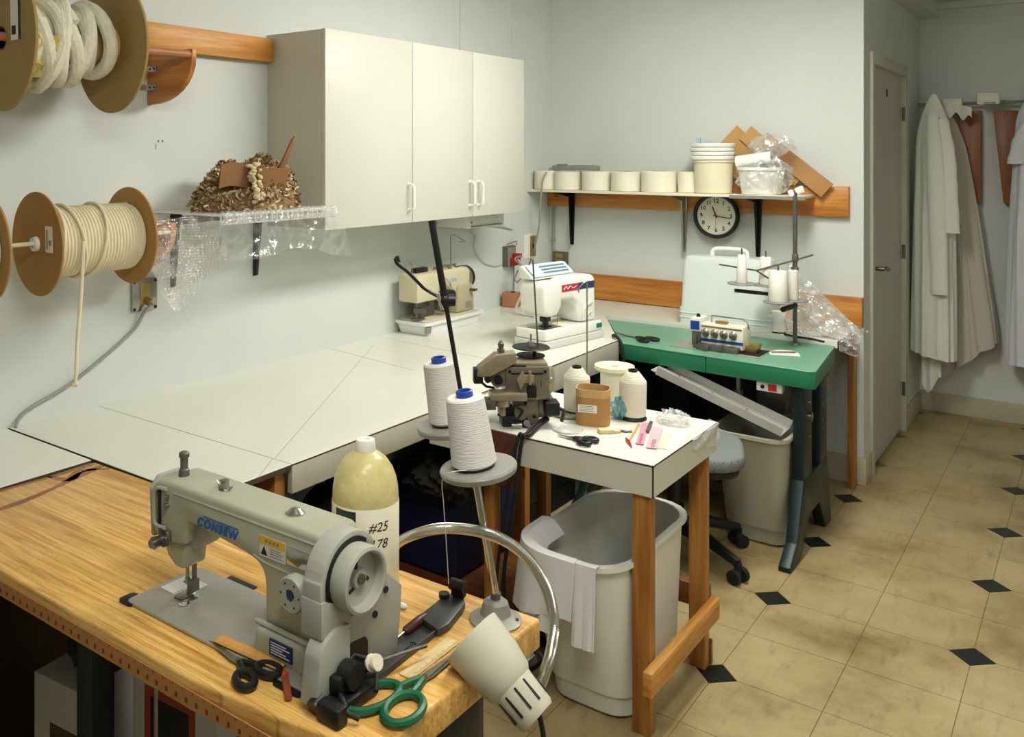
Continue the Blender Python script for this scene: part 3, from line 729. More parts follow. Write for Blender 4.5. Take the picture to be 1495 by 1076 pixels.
mat('cord_w', (214, 218, 224), 0.8)
cord_spool('orange-brown edged spool of white cord cut off by the left edge', (-2.44, 0.94, 1.342), (-2.424, 1.252, 1.349), 0.152, 0.11, 0.006, 'flange2', 'cord_w')

# outlet box and its cable ----------------------------------------------
ob = thing('outlet_box', 'square metal outlet box with brass sockets on the wall under the cord spool', 'outlet', (XW, 1.923, 1.12))
MB().box(0, 0.012, -0.052, 0.052, -0.055, 0.055, 0.003).build('cover_plate', 'steel', ob)
MB().box(0.012, 0.014, -0.02, 0.02, -0.035, 0.04, 0.001).build('socket_face', 'brass', ob)
MB().cyl((0.012, 0.005, -0.02), (0.035, 0.01, -0.028), 0.014).build('plug', 'brass', ob)
for y in (-0.044, 0.044):
    for z in (-0.047, 0.047): MB().cyl((0.012, y, z), (0.0135, y, z), 0.006, n=8).build('corner_screw', 'ink', ob)
cable('grey cord running from the metal outlet box down the wall to the worktop', [(XW+0.04, 1.935, 1.09), spot(211, 455, x=XW+0.025), spot(196, 480, x=XW+0.012), spot(160, 514, x=XW+0.01), spot(100, 562, x=XW+0.01), spot(50, 592, x=XW+0.01), spot(30, 608, x=XW+0.012), (XW+0.02, 1.44, 0.772)], 0.006, 'cable_g')

# scuffs on the wall -------------------------------------------------------
mat('scuff', (90, 88, 80), 0.9)
tag(MB().box(XW, XW+0.0012, 1.977, 1.9785, 1.63, 1.65).box(XW, XW+0.0012, 1.985, 1.99, 1.655, 1.662).box(XW, XW+0.0012, 2.003, 2.008, 1.655, 1.662).build('wall_anchor', 'scuff'), 'torn anchor holes and scuffs in the wall above the shelf', 'wall mark')

# ------------------------------------------------------------------ wire shelf with clear film and fibre heap
SHZ, SX_, SY_0, SY_1 = 1.412, -2.245, 1.945, 2.505
ws = thing('wire_shelf', 'white wire shelf on black brackets left of the cabinet', 'shelf')
mat('wire_w', (225, 226, 218), 0.4)
wm = MB()
for y in [SY_0+i*(SY_1-SY_0)/22 for i in range(23)]:
    wm.tube([(XW+0.005, y, SHZ-0.003), (SX_, y, SHZ-0.003), (SX_, y, SHZ-0.028)], 0.0022, 6)
wm.build('cross_wire', 'wire_w', ws)
MB().cyl((SX_, SY_0, SHZ), (SX_, SY_1, SHZ), 0.003, n=8).cyl((SX_, SY_0, SHZ-0.03), (SX_, SY_1, SHZ-0.03), 0.003, n=8).cyl((XW+0.01, SY_0, SHZ-0.006), (XW+0.01, SY_1, SHZ-0.006), 0.003, n=8).cyl((-2.44, SY_0, SHZ-0.007), (-2.44, SY_1, SHZ-0.007), 0.003, n=8).build('rail_wire', 'wire_w', ws)
for y in (2.045, 2.448):
    MB().prism([(XW, 1.13), (XW+0.02, 1.135), (XW+0.045, 1.36), (-2.27, 1.396), (-2.27, 1.406), (XW, 1.406)], 'y', y-0.006, y+0.006, 0.002).build('bracket', 'black', ws)
film('bubble', 0.30, 0.65, 0.10, 1.0, 40, cells=110)
film('clear', 0.15, 0.55, 0.08, 1.0, 26)
pf = thing('plastic_wrap', 'clear plastic sheeting draped over the wire shelf and hanging in front', 'plastic sheet')
def drape(u, v):
    y = 1.93+0.60*u
    if v < 0.25: x = XW+0.03+(SX_-XW-0.02)*(v/0.25); z = SHZ+0.004+0.002*math.sin(u*40)
    else:
        k = (v-0.25)/0.75
        x = SX_+0.010+0.010*math.sin(u*17+k*3)*k+0.012*k; z = SHZ+0.004-0.145*k*(1+0.25*max(0, u-0.75)*4*k)-0.002
        y += 0.035*k*u
        w_ = 0.03*(noise.turbulence(Vector((y*9, z*9, 0.7)), 3, False))*k
        x += w_; z -= 0.012*math.sin(u*9)*k
    return Vector((x, y, z))
MB().sheet(drape, 64, 40, 0.0).build('front_sheet', 'clear', pf)
def drape2(u, v):
    # bubble wrap tail at the left end, hanging to a point
    y = 1.66+0.28*u; x = -2.46+0.215*u+0.02*math.sin(u*6)+0.012*math.sin(v*9+u*5)
    z = SHZ+0.005-0.03*(1-u)-v*(0.10+0.20*math.exp(-((u-0.62)/0.30)**2))
    w_ = 0.035*noise.turbulence(Vector((y*10, z*10, 0.2)), 3, False)
    return Vector((x+0.02*v+w_, y+0.02*v*(1-u), z))
MB().sheet(drape2, 44, 40, 0.0).build('bubble_wrap_tail', 'bubble', pf)
def roll(u, v):
    a = v*2*PI; k = 1+0.22*math.sin(u*150); return Vector((SX_+0.012+0.011*math.cos(a)*k, 1.935+0.565*u, SHZ-0.008+0.019*math.sin(a)*k))
MB().sheet(roll, 220, 10, 0.0).build('rolled_edge', 'bubble', pf)
# heap of fibre scraps
mat('fibre', (192, 166, 120), 0.95, var=0.5, vscale=30, col2=(126, 98, 62))
mat('fibre2', (226, 208, 168), 0.95, var=0.35, vscale=30)
mat('fibre3', (142, 112, 76), 0.95, var=0.4, vscale=30)
hp = thing('fibre_heap', 'heap of curled brown fibre scraps piled on the wire shelf', 'heap', (-2.42, 2.215, SHZ+0.006))
random.seed(11)
hm = MB()
def moundh(x, y):
    e = (x/0.15)**2+(y/0.225)**2
    return max(0.0, 1-e**2.6)*0.155*(1+0.25*(y/0.225)+0.18*math.sin(x*40+1)*math.sin(y*31))
t = bmesh.new(); nx, ny = 22, 30; gv = {}
for i in range(nx+1):
    for j in range(ny+1):
        a = 2*PI*j/ny; rr = i/nx; x = 0.15*rr*math.cos(a); y = 0.225*rr*math.sin(a)
        gv[i, j] = t.verts.new((x, y, moundh(x, y)*0.9))
for i in range(nx):
    for j in range(ny):
        t.faces.new((gv[i, j], gv[i+1, j], gv[i+1, j+1], gv[i, j+1]))
hm._add(t); hm.build('mound', 'fibre3', hp)
for mname, cnt in (('fibre', 900), ('fibre2', 600), ('fibre3', 500)):
    cm = MB(); t = bmesh.new()
    for _ in range(cnt):
        a = random.uniform(0, 2*PI); rr = math.sqrt(random.random()); x = 0.15*rr*math.cos(a); y = 0.225*rr*math.sin(a); z = moundh(x, y)*0.95+0.004
        d = Vector((random.uniform(-1, 1), random.uniform(-1, 1), random.uniform(-0.6, 0.9))).normalized(); n_ = d.orthogonal().normalized(); b2 = d.cross(n_)
        ln = random.uniform(0.014, 0.036); wd = random.uniform(0.004, 0.009); c0 = Vector((x, y, z)); prev = None
        for k in range(4):
            f = k/3-0.5; p = c0+d*ln*f+n_*ln*0.9*(f*f)
            q = (t.verts.new(p-b2*wd*(1-abs(f)*0.6)), t.verts.new(p+n_*wd*0.5), t.verts.new(p+b2*wd*(1-abs(f)*0.6)))
            if prev:
                t.faces.new((prev[0], q[0], q[1], prev[1])); t.faces.new((prev[1], q[1], q[2], prev[2])); t.faces.new((prev[2], q[2], q[0], prev[0]))
            prev = q
    cm._add(t); o = cm.build('fibre_scrap', mname, hp); o['kind'] = 'stuff'
mat('card_brown', (136, 96, 62), 0.85, var=0.15)
tag(MB().sheet(lambda u, v: Vector((-2.31+0.012*v, 1.99+0.14*u, 1.497+0.080*v+0.008*math.sin(u*4))), 6, 4, 0.004).build('cardboard_piece', 'card_brown'), 'torn brown cardboard flap stuck in the left of the fibre heap', 'cardboard')
tag(MB().sheet(lambda u, v: Vector((-2.295+0.02*v, 2.135+0.15*u, 1.488+0.078*v-0.004*u)), 6, 4, 0.004).build('cardboard_piece', 'card_brown'), 'torn brown cardboard flap stuck in the right of the fibre heap', 'cardboard')
tag(MB().prism([(-0.012, 0), (0.012, 0), (0.007, 0.11), (0.002, 0.135), (-0.004, 0.12)], 'x', -0.004, 0.004, 0.001).build('wood_stick', 'card_brown', M=T(-2.33, 2.30, 1.555) @ RX(-22) @ RY(8)), 'brown stick poking up out of the fibre heap', 'stick')
fr_ = MB(); random.seed(5)
for k in range(36):
    z = 1.575-k*0.0036; y = 2.125+random.uniform(-0.018, 0.022); x = -2.29+random.uniform(-0.008, 0.012)+0.0008*k
    fr_.ball((x, y, z), random.uniform(0.006, 0.011), (random.uniform(0.7, 1.3), random.uniform(0.8, 1.5), random.uniform(0.6, 1.1)), 8)
o = fr_.build('fibre_tassel', 'fibre2', hp, M=Matrix.Translation(-hp.location))
# ------------------------------------------------------------------ back wall: rails, shelf, clock
tag(MB().box(XW, -0.98, YB-0.036, YB, 1.306, 1.455, 0.002).build('wall_rail', 'pine'), 'long pine rail on the back wall behind the clock and shelf', 'rail')
tag(MB().box(XW, XS, YB-0.036, YB, CZ+0.004, 0.915, 0.002).build('wall_rail', 'pine'), 'pine rail running along the back wall just above the worktop', 'rail')
SBZ = 1.412
bs = thing('wall_shelf', 'long white shelf on three metal brackets across the back wall', 'shelf')
MB().box(XW, -1.13, 4.60, 4.842, SBZ-0.014, SBZ, 0.001).build('shelf_board', 'cream_p', bs)
MB().box(-1.47, -1.115, 4.588, 4.60, SBZ-0.018, SBZ-0.002).build('edge_strip', 'grey_p', bs)
for x, m in ((-2.462, 'black_m'), (-1.79, 'steel'), (-1.403, 'black_m')):
    b_ = MB()
    t = bmesh.new()
    q = [(x-0.020, 4.828, 1.398), (x+0.020, 4.828, 1.398), (x+0.010, 4.834, 1.085), (x-0.010, 4.834, 1.085), (x-0.020, 4.843, 1.398), (x+0.020, 4.843, 1.398), (x+0.010, 4.843, 1.08), (x-0.010, 4.843, 1.08)]
    vs = [t.verts.new(p) for p in q]
    for f in ((0, 1, 2, 3), (7, 6, 5, 4), (0, 4, 5, 1), (2, 6, 7, 3), (1, 5, 6, 2), (0, 3, 7, 4)): t.faces.new([vs[i] for i in f])
    bmesh.ops.recalc_face_normals(t, faces=t.faces[:]); b_._add(t)
    b_.prism([(4.828, 1.398), (4.62, 1.398), (4.62, 1.392), (4.828, 1.36)], 'x', x-0.004, x+0.004).box(x-0.016, x+0.016, 4.62, 4.84, 1.394, 1.398)
    b_.prism([(4.83, 1.09), (4.815, 1.12), (4.80, 1.36), (4.83, 1.37)], 'x', x-0.003, x+0.003)
    b_.build('bracket', m, bs)
# clock
ck = thing('wall_clock', 'round black-rimmed wall clock with white dial', 'clock', (-1.612, 4.842, 1.288))
CM = RX(90)      # local z -> -y
MB().lathe([(0.0, 0.0), (0.108, 0.0), (0.120, 0.012), (0.121, 0.026), (0.114, 0.036), (0.104, 0.034), (0.100, 0.022), (0, 0.022)], 64).build('rim', 'black', ck, M=CM)
mat('dial', (226, 224, 208), 0.6)
dl = MB().lathe([(0, 0.0225), (0.1, 0.0225), (0.1, 0.0235), (0, 0.0235)], 48).build('dial', 'dial', ck, M=CM)
for h in range(1, 13):
    a = R(90-30*h)
    text('numeral', str(h), 0.030, 'ink', dl, RX(90) @ T(0.078*math.cos(a), 0.078*math.sin(a), 0.0238), bold=0.0006)
tk = MB()
for i in range(60):
    a = R(6*i); r0 = 0.093
    tk.box(-0.0004, 0.0004, r0, 0.098, 0.0235, 0.0240, M=RZ(-6*i))
o = tk.build('minute_tick', 'ink', dl, M=CM); o['kind'] = 'stuff'
MB().box(-0.003, 0.003, -0.012, 0.052, 0.026, 0.027, M=RZ(-(11*30+8.5))).build('hour_hand', 'ink', ck, M=CM)
MB().box(-0.002, 0.002, -0.015, 0.078, 0.0275, 0.0285, M=RZ(-(16.5*6))).build('minute_hand', 'ink', ck, M=CM)
MB().box(-0.0007, 0.0007, -0.02, 0.08, 0.029, 0.0295, M=RZ(-182)).build('second_hand', 'red', ck, M=CM)
MB().cyl((0, 0, 0.024), (0, 0, 0.031), 0.004).build('hand_pin', 'ink', ck, M=CM)

# things on the shelf -------------------------------------------------------
mat('tape_roll', (232, 228, 208), 0.6, var=0.05)
mat('tape_side', (216, 206, 176), 0.7)
def roll_(x, y, r, h, label):
    t = thing('tape_roll', label, 'tape roll', (x, y, SBZ+0.001), 0, 'tape rolls standing in a row on the back shelf')
    MB().lathe([(r, 0.002), (r, h-0.002), (r-0.002, h), (0.04, h), (0.04, 0), (r-0.002, 0), (r, 0.002)], 40).build('tape', 'tape_roll', t)
    MB().lathe([(0.040, -0.0005), (0.040, h+0.001), (0.036, h+0.001), (0.036, -0.0005), (0.04, -0.0005)], 28).build('core', 'cardboard2', t)
    return t
for x, y, r, h, lb in ((-2.548, 4.70, 0.077, 0.108, 'cream tape roll half hidden behind the cabinet, leftmost on the back shelf'),
                       (-2.408, 4.688, 0.080, 0.104, 'cream tape roll on the back shelf under the grey power strip'),
                       (-2.232, 4.688, 0.083, 0.106, 'cream tape roll, third from the corner on the back shelf'),
                       (-2.057, 4.688, 0.083, 0.106, 'cream tape roll, fourth from the corner on the back shelf'),
                       (-1.875, 4.695, 0.092, 0.110, 'wider cream tape roll, fifth from the corner on the back shelf'),
                       (-1.722, 4.72, 0.055, 0.110, 'narrow cream tape roll half hidden behind the cream tub')):
    roll_(x, y, r, h, lb)
ps = thing('power_strip', 'grey power strip lying across the tops of the tape rolls', 'power strip', (-2.36, 4.675, SBZ+0.112))
MB().box(-0.135, 0.145, -0.024, 0.024, 0, 0.028, 0.006).build('housing', 'grey_p', ps)
MB().box(-0.11, -0.05, -0.012, 0.012, 0.028, 0.036, 0.003).build('switch', 'grey_p', ps)
for k in range(4): MB().box(-0.02+k*0.04, 0.005+k*0.04, -0.012, 0.012, 0.028, 0.0290).build('socket', 'ink', ps)
cable('grey cord arching from the power strip down the corner to the worktop', [(-2.495, 4.675, SBZ+0.125), spot(801, 248, y=4.66), spot(793, 262, y=4.58), spot(790, 285, y=4.57), spot(787, 330, y=4.60), spot(781, 360, y=4.64), spot(780, 385, y=4.7), (-2.56, 4.8, 0.80), (-2.4, 4.75, 0.777)], 0.006, 'cable_g')
# tubs
mat('tub', (226, 218, 190), 0.5)
def tub(name, label, x, y, z, r0, r1, h, m, ribs=0, cat='tub'):
    t = thing(name, label, cat, (x, y, z))
    MB().lathe([(0, 0), (r0-0.004, 0), (r0, 0.004), (r1, h), (r1-0.004, h), (r0-0.005, 0.006), (0, 0.006)], 40).build('body', m, t)
    return t
t1 = tub('plastic_tub', 'large cream plastic tub standing under a stack of white lids', -1.585, 4.70, SBZ+0.001, 0.090, 0.098, 0.165, 'tub')
MB().lathe([(0.098, 0.158), (0.103, 0.160), (0.103, 0.170), (0, 0.170), (0, 0.166), (0.098, 0.166)], 40).build('lid', 'tub', t1)
for k in range(4):
    tl_ = MB().lathe([(0, 0), (0.098, 0), (0.108, 0.004), (0.110, 0.018), (0.106, 0.021), (0.1, 0.012), (0, 0.010)], 40).build('tub_lid', 'white_p')
    tl_.location = (-1.592+0.003*(k % 2), 4.70, SBZ+0.1725+0.0215*k)
    tag(tl_, ['bottom', 'second from bottom', 'second from top', 'topmost'][k]+' white round lid stacked on the cream tub', 'lid', 'white lids stacked on the cream tub')
mat('pale_blue', (150, 180, 200), 0.5)
tag(MB().box(-0.01, 0.01, -0.01, 0.01, 0, 0.03, 0.003).box(0.012, 0.05, -0.006, 0.006, 0.0, 0.012, 0.002).build('blue_clip', 'pale_blue', M=T(-1.655, 4.68, SBZ+0.2585)), 'small pale blue clip lying on the stacked white lids', 'clip')
# wrapped bucket, film rolls
t2 = tub('bucket', 'white ribbed bucket wrapped in crumpled clear plastic', -1.345, 4.69, SBZ+0.001, 0.092, 0.108, 0.135, 'white_p', cat='bucket')
MB().lathe([(0.108, 0.120), (0.114, 0.122), (0.114, 0.134), (0.108, 0.136)], 40).build('rim', 'white_p', t2)
random.seed(21)
def crumple(c, rx, ry, rz, seed, n=26, amp=0.12, zmin=None):
    rnd = random.Random(seed); ph = [(rnd.uniform(3, 11), rnd.uniform(3, 11), rnd.uniform(0, 6), rnd.uniform(0.3, 1)) for _ in range(7)]
    def f(u, v):
        a = u*2*PI; b = (v-0.5)*PI*0.98
        k = 1+amp*sum(w_*math.sin(p*math.cos(a)*2+q*b+s_+p*math.sin(a)) for p, q, s_, w_ in ph)/2.2
        z = c[2]+rz*math.sin(b)*k
        if zmin is not None: z = max(z, zmin)
        return Vector((c[0]+rx*math.cos(a)*math.cos(b)*k, c[1]+ry*math.sin(a)*math.cos(b)*k, z))
    def f2(u, v):
        p = f(u, v); q = Vector((math.cos(u*2*PI), math.sin(u*2*PI), v*2))*2.2+Vector((seed, 0, 0)); k = 1+amp*2.0*(noise.turbulence(q, 4, True)-0.5)
        return Vector((c[0]+(p.x-c[0])*k, c[1]+(p.y-c[1])*k, p.z if zmin is not None and p.z <= zmin+1e-6 else c[2]+(p.z-c[2])*k if zmin is None else max(zmin, c[2]+(p.z-c[2])*k)))
    return MB().sheet(f2, n*3, n*2, 0.0)
film('crinkle', 0.30, 0.6, 0.10, 1.0, 30)
crumple((0.02, 0.0, 0.09), 0.135, 0.125, 0.09, 4, 18, 0.10, 0.002).build('plastic_wrapping', 'crinkle', t2)
mat('foam_white', (232, 232, 228), 0.8)
fr = thing('foam_roll', 'small white rolled foam sheet lying on top of the wrapped bucket', 'roll', (-1.38, 4.66, SBZ+0.172))
MB().lathe([(0.012, 0), (0.032, 0), (0.032, 0.17), (0.012, 0.17), (0.012, 0)], 28).build('sheet_roll', 'foam_white', fr, M=RY(82) @ T(0, 0, -0.075))
MB().cyl((0, 0, 0), (0, 0, 0.1695), 0.012).build('dark_core', 'dull', fr, M=RY(82) @ T(0, 0, -0.075))
tag(crumple((-1.30, 4.70, SBZ+0.245), 0.11, 0.07, 0.055, 8, 14, 0.10).build('plastic_bag', 'crinkle'), 'crumpled clear plastic bag heaped against the cardboard sheets', 'bag')
mat('card_brown2', (178, 134, 86), 0.8, var=0.12)
# cardboard sheets leaning with a corner up
for i, (u, v, y, lb, sz, an) in enumerate(((1076, 183, 4.835, 'cardboard square tilted corner-up, leftmost of the leaning sheets', 0.25, 43), (1097, 184, 4.822, 'cardboard square tilted corner-up, middle of the leaning sheets', 0.36, 42), (1121, 194, 4.808, 'long brown board leaning down to the right on the shelf rail', 0.40, 40))):
    p = spot(u, v, y=y)
    s2 = (0.21, 0.09, 0.085)[i]
    o = MB().box(0, sz, -0.004, 0.004, -s2, 0, 0.0005, 1).build('cardboard_sheet', 'cardboard2' if i < 2 else 'card_brown2', M=RY(an)); o.location = p
    tag(o, lb, 'cardboard')
# ------------------------------------------------------------------ corner: outlets, cords, block
ro = thing('wall_outlet', 'metal outlet on the left wall with red plugs in it', 'outlet', (XW, 4.376, 1.04))
MB().box(0, 0.03, -0.05, 0.05, -0.055, 0.06, 0.003).build('box', 'dull', ro)
MB().box(0.03, 0.034, -0.043, 0.043, -0.05, 0.055, 0.002).build('face', 'grey_p', ro)
MB().box(0.034, 0.075, -0.025, 0.03, -0.045, -0.005, 0.006).build('plug', 'red', ro)
MB().box(0.034, 0.08, 0.0, 0.035, -0.005, 0.02, 0.005).build('plug', 'red', ro)
MB().tube([(0.034, -0.05, 0.055), (0.034, -0.05, 0.075), (0.034, 0.05, 0.085), (0.034, 0.05, 0.06)], 0.003).build('wire_bail', 'steel', ro)
sp2 = thing('switch_plate', 'white wall plate with a cream switch near the corner', 'switch', (XW, 4.635, 1.078))
MB().box(0, 0.008, -0.075, 0.055, -0.07, 0.072, 0.003).build('plate', 'white_p', sp2)
MB().box(0.008, 0.014, -0.012, 0.05, -0.06, 0.06, 0.003).build('paddle', 'brass', sp2)
MB().box(0.014, 0.017, 0.008, 0.03, -0.012, 0.012, 0.001).build('slot', 'ink', sp2)
bo = thing('outlet_box', 'brass-faced outlet box low on the back wall by the corner', 'outlet', (-2.55, YB, 0.992))
MB().box(-0.045, 0.045, -0.035, 0, -0.04, 0.04, 0.003).build('box', 'dull', bo)
for z in (-0.018, 0.018): MB().box(-0.022, 0.025, -0.038, -0.035, z-0.013, z+0.013, 0.001).build('socket', 'brass', bo)
tag(MB().cyl((-2.60, YB-0.014, 0.775), (-2.60, YB-0.014, 1.306), 0.008).cyl((-2.61, YB-0.014, 1.10), (-2.59, YB-0.014, 1.10), 0.012).build('conduit', 'cable_g'), 'thin grey conduit running down the back wall in the corner', 'conduit')
tag(MB().cyl((XW+0.012, 4.43, 0.775), (XW+0.012, 4.43, 0.985), 0.006).build('conduit', 'cable_g'), 'short grey conduit below the red-plugged outlet', 'conduit')
wbk = thing('wooden_block', 'small brown wooden block on the worktop against the left wall', 'block', (-2.575, 4.335, CZ), R(12))
MB().box(-0.042, 0.042, -0.045, 0.045, 0.001, 0.078, 0.006).build('block', 'copper_rod', wbk)
MB().cyl((0.01, 0, 0.078), (0.01, 0, 0.082), 0.012).build('top_hole', 'ink', wbk)
cable('tan cord drooping from the red plugs to the worktop behind the white machine', [(XW+0.075, 4.38, 1.015), spot(757, 380, y=4.3), spot(765, 392, y=4.2), spot(768, 405, y=4.15), spot(766, 420, y=4.12), (-2.42, 4.12, 0.79), (-2.3, 4.1, 0.776)], 0.006, 'cable_w')
cable('second tan cord looping from the red plugs down to the wooden block', [(XW+0.08, 4.395, 1.045), spot(752, 378, y=4.33), spot(760, 388, y=4.30), spot(762, 402, y=4.28), spot(755, 412, y=4.28), spot(752, 405, y=4.3), spot(756, 395, y=4.32), spot(750, 412, y=4.34), (-2.565, 4.34, 0.85)], 0.005, 'cable_g')

# ------------------------------------------------------------------ machine case on the rear worktop
mc = thing('machine_case', 'white hard sewing-machine case with carrying handle behind the overlock machine', 'case', (-1.45, 4.535, CZ))
mat('case_w', (214, 222, 218), 0.4)
def caseloop(z, hx, hy, r=0.03): return [(x, y, z) for x, y in rrect(-hx, hx, -hy, hy, r, 4)]
mb = MB(); loft(mb, [caseloop(0.001, 0.222, 0.104), caseloop(0.075, 0.222, 0.104), caseloop(0.085, 0.214, 0.10), caseloop(0.30, 0.206, 0.092), caseloop(0.33, 0.198, 0.085), caseloop(0.338, 0.18, 0.07)]); mb.build('shell', 'case_w', mc)
for z in (0.032, 0.055): 
    mb = MB(); loft(mb, [caseloop(z-0.004, 0.2225, 0.1045), caseloop(z, 0.225, 0.107), caseloop(z+0.004, 0.2225, 0.1045)]); mb.build('ridge', 'case_w', mc)
MB().tube(smooth_path([(-0.085, 0, 0.335), (-0.082, 0, 0.362), (-0.06, 0, 0.374), (0, 0, 0.376), (0.06, 0, 0.374), (0.082, 0, 0.362), (0.085, 0, 0.335)], 5), 0.010, 10).build('carry_handle', 'white_p', mc)
# ------------------------------------------------------------------ main sewing machine on the wooden table
mat('mach', (164, 166, 146), 0.35, var=0.04, vscale=6, coat=0.2)
mat('mach2', (160, 162, 150), 0.4)
mat('bedsteel', (172, 171, 160), 0.3, metal=0.45, var=0.12, vscale=7)
mat('brand_blue', (28, 92, 160), 0.5)
mat('warn_y', (222, 176, 40), 0.5)
mat('label_w', (206, 208, 206), 0.5)
mat('plate_blue', (38, 50, 90), 0.4)
mat('slide', (222, 224, 222), 0.4, metal=0.2)
sm = thing('sewing_machine', 'grey-green industrial sewing machine with blue lettering on the wooden table', 'sewing machine', (-1.435, 1.01, WZ+0.0005))
bd = MB().prism(rrect(0, 0.476, 0, 0.178, 0.012, 4), 'z', 0, 0.006, 0.0015).build('bed', 'bedsteel', sm)
MB().box(0.012, 0.075, 0.070, 0.135, 0.006, 0.0072, 0.0004, 1).build('slide_plate', 'slide', bd)
MB().box(0.028, 0.034, 0.112, 0.124, 0.0072, 0.0076).build('slot', 'ink', bd)
MB().cyl((0.078, 0.083, 0.006), (0.078, 0.083, 0.0085), 0.026, n=32).build('needle_plate', 'chrome', bd)
MB().cyl((0.100, 0.058, 0.006), (0.100, 0.058, 0.0078), 0.010, n=20).build('screw_cap', 'chrome', bd)
MB().prism(rrect(-0.018, 0.022, -0.006, 0.03, 0.009, 3), 'z', -0.0002, 0.005, 0.001).build('corner_cushion', 'black', sm)
MB().box(0.075, 0.15, 0.172, 0.196, -0.0002, 0.003, 0.001).box(0.092, 0.135, 0.174, 0.186, 0.003, 0.0034).build('hinge_plate', 'black', sm)
# arm, head and column as one casting
arm = [(0.326, 0.005), (0.326, 0.118), (0.321, 0.136), (0.308, 0.147), (0.285, 0.153), (0.231, 0.159), (0.160, 0.166), (0.128, 0.166), (0.118, 0.150), (0.114, 0.122), (0.050, 0.112), (0.026, 0.122), (0.016, 0.145), (0.014, 0.200), (0.022, 0.218), (0.045, 0.229), (0.10, 0.230), (0.30, 0.229), (0.445, 0.229), (0.458, 0.224), (0.462, 0.15), (0.466, 0.07), (0.466, 0.005)]
hd = MB().prism(arm, 'y', 0.046, 0.138, 0.008, 3).build('arm', 'mach', sm)
MB().prism([(0.312, 0.0), (0.318, 0.050), (0.475, 0.050), (0.478, 0.0)], 'y', 0.030, 0.160, 0.010, 3).build('column_base', 'mach', sm)
MB().tube([(0.314, 0.040, 0.054), (0.47, 0.038, 0.054)], 0.0045, 8).build('base_ridge', 'mach', sm)
MB().tube([(0.085, 0.0475, 0.212), (0.445, 0.0475, 0.213)], 0.003, 8).tube([(0.30, 0.0475, 0.158), (0.33, 0.0475, 0.152), (0.445, 0.0475, 0.149)], 0.003, 8).build('casting_ridge', 'mach', sm)
# faceplate at the needle end
fp = MB().prism([(0.052, 0.112), (0.132, 0.112), (0.136, 0.205), (0.118, 0.226), (0.066, 0.226), (0.048, 0.205)], 'x', 0.006, 0.018, 0.004).build('faceplate', 'mach2', sm)
MB().tube(smooth_path([(0.066, 0.044, 0.216), (0.040, 0.043, 0.213), (0.030, 0.043, 0.195), (0.030, 0.043, 0.152), (0.038, 0.042, 0.143), (0.062, 0.042, 0.143)], 5), 0.0038, 8).build('take_up_guard', 'mach', hd)
MB().box(0.040, 0.047, 0.0425, 0.047, 0.146, 0.214, 0.001).build('take_up_slot', 'black', hd)
MB().box(0.062, 0.072, 0.040, 0.047, 0.196, 0.206, 0.002).cyl((0.067, 0.047, 0.186), (0.067, 0.038, 0.186), 0.0045).build('thread_guide', 'steel', hd)
MB().box(0.050, 0.058, 0.036, 0.047, 0.116, 0.142, 0.002).build('thread_guide', 'dull', hd)
MB().box(0.066, 0.078, 0.040, 0.047, 0.118, 0.140, 0.002).build('thread_guide', 'steel', hd)
MB().cyl((0.052, 0.046, 0.118), (0.052, 0.024, 0.118), 0.009, 0.0115).cyl((0.052, 0.024, 0.118), (0.052, 0.018, 0.118), 0.008).build('tension_knob', 'steel', hd)
MB().cyl((0.064, 0.046, 0.121), (0.064, 0.036, 0.121), 0.011).build('tension_disc', 'dull', hd)
MB().prism([(0.030, 0.125), (0.052, 0.085), (0.074, 0.070), (0.100, 0.070), (0.108, 0.125)], 'y', 0.056, 0.110, 0.006).build('head_chin', 'mach', sm)
MB().cyl((0.078, 0.083, 0.03), (0.078, 0.083, 0.09), 0.0035).cyl((0.078, 0.083, 0.008), (0.078, 0.083, 0.032), 0.0009, n=8).cyl((0.078, 0.083, 0.03), (0.078, 0.083, 0.042), 0.005).build('needle_bar', 'steel', sm)
MB().cyl((0.090, 0.090, 0.022), (0.090, 0.090, 0.095), 0.0048).box(0.084, 0.096, 0.078, 0.098, 0.016, 0.04, 0.002).build('presser_bar', 'dull', sm)
MB().box(0.066, 0.088, 0.060, 0.092, 0.0088, 0.012, 0.001).box(0.078, 0.09, 0.08, 0.092, 0.012, 0.02, 0.001).build('presser_foot', 'steel', sm)
MB().prism([(0.095, 0.095), (0.122, 0.112), (0.140, 0.168), (0.095, 0.168)], 'y', 0.070, 0.130, 0.006).build('head_skirt', 'mach2', sm)
MB().lathe([(0, 0), (0.011, 0), (0.010, 0.012), (0.0075, 0.014), (0.0075, 0.034), (0.010, 0.036), (0.010, 0.043), (0.006, 0.046), (0, 0.046)], 18).build('thread_post', 'dull', sm, M=T(0.062, 0.088, 0.229))
MB().lathe([(0, 0), (0.012, 0), (0.012, 0.003), (0.008, 0.004), (0.008, 0.016), (0.010, 0.018), (0.006, 0.020), (0, 0.02)], 18).tube([(-0.022, 0.0, 0.012), (-0.012, 0, 0.003), (0.012, 0, 0.003), (0.022, 0, 0.012)], 0.0018).build('thread_tension', 'steel', sm, M=T(0.178, 0.088, 0.228))
MB().lathe([(0, 0), (0.017, 0), (0.017, 0.003), (0.013, 0.005), (0.009, 0.010), (0, 0.013)], 22).build('oil_sight_cap', 'chrome', sm, M=T(0.356, 0.09, 0.228))
MB().lathe([(0, 0), (0.024, 0), (0.026, 0.006), (0.029, 0.010), (0.0295, 0.026), (0.027, 0.030), (0.010, 0.030), (0.009, 0.027), (0, 0.027)], 32).build('stitch_dial', 'mach2', sm, M=T(0.416, 0.046, 0.135) @ RX(90))
MB().cyl((0.416, 0.020, 0.135), (0.416, 0.0155, 0.135), 0.007).build('dial_center', 'plate_blue', sm)
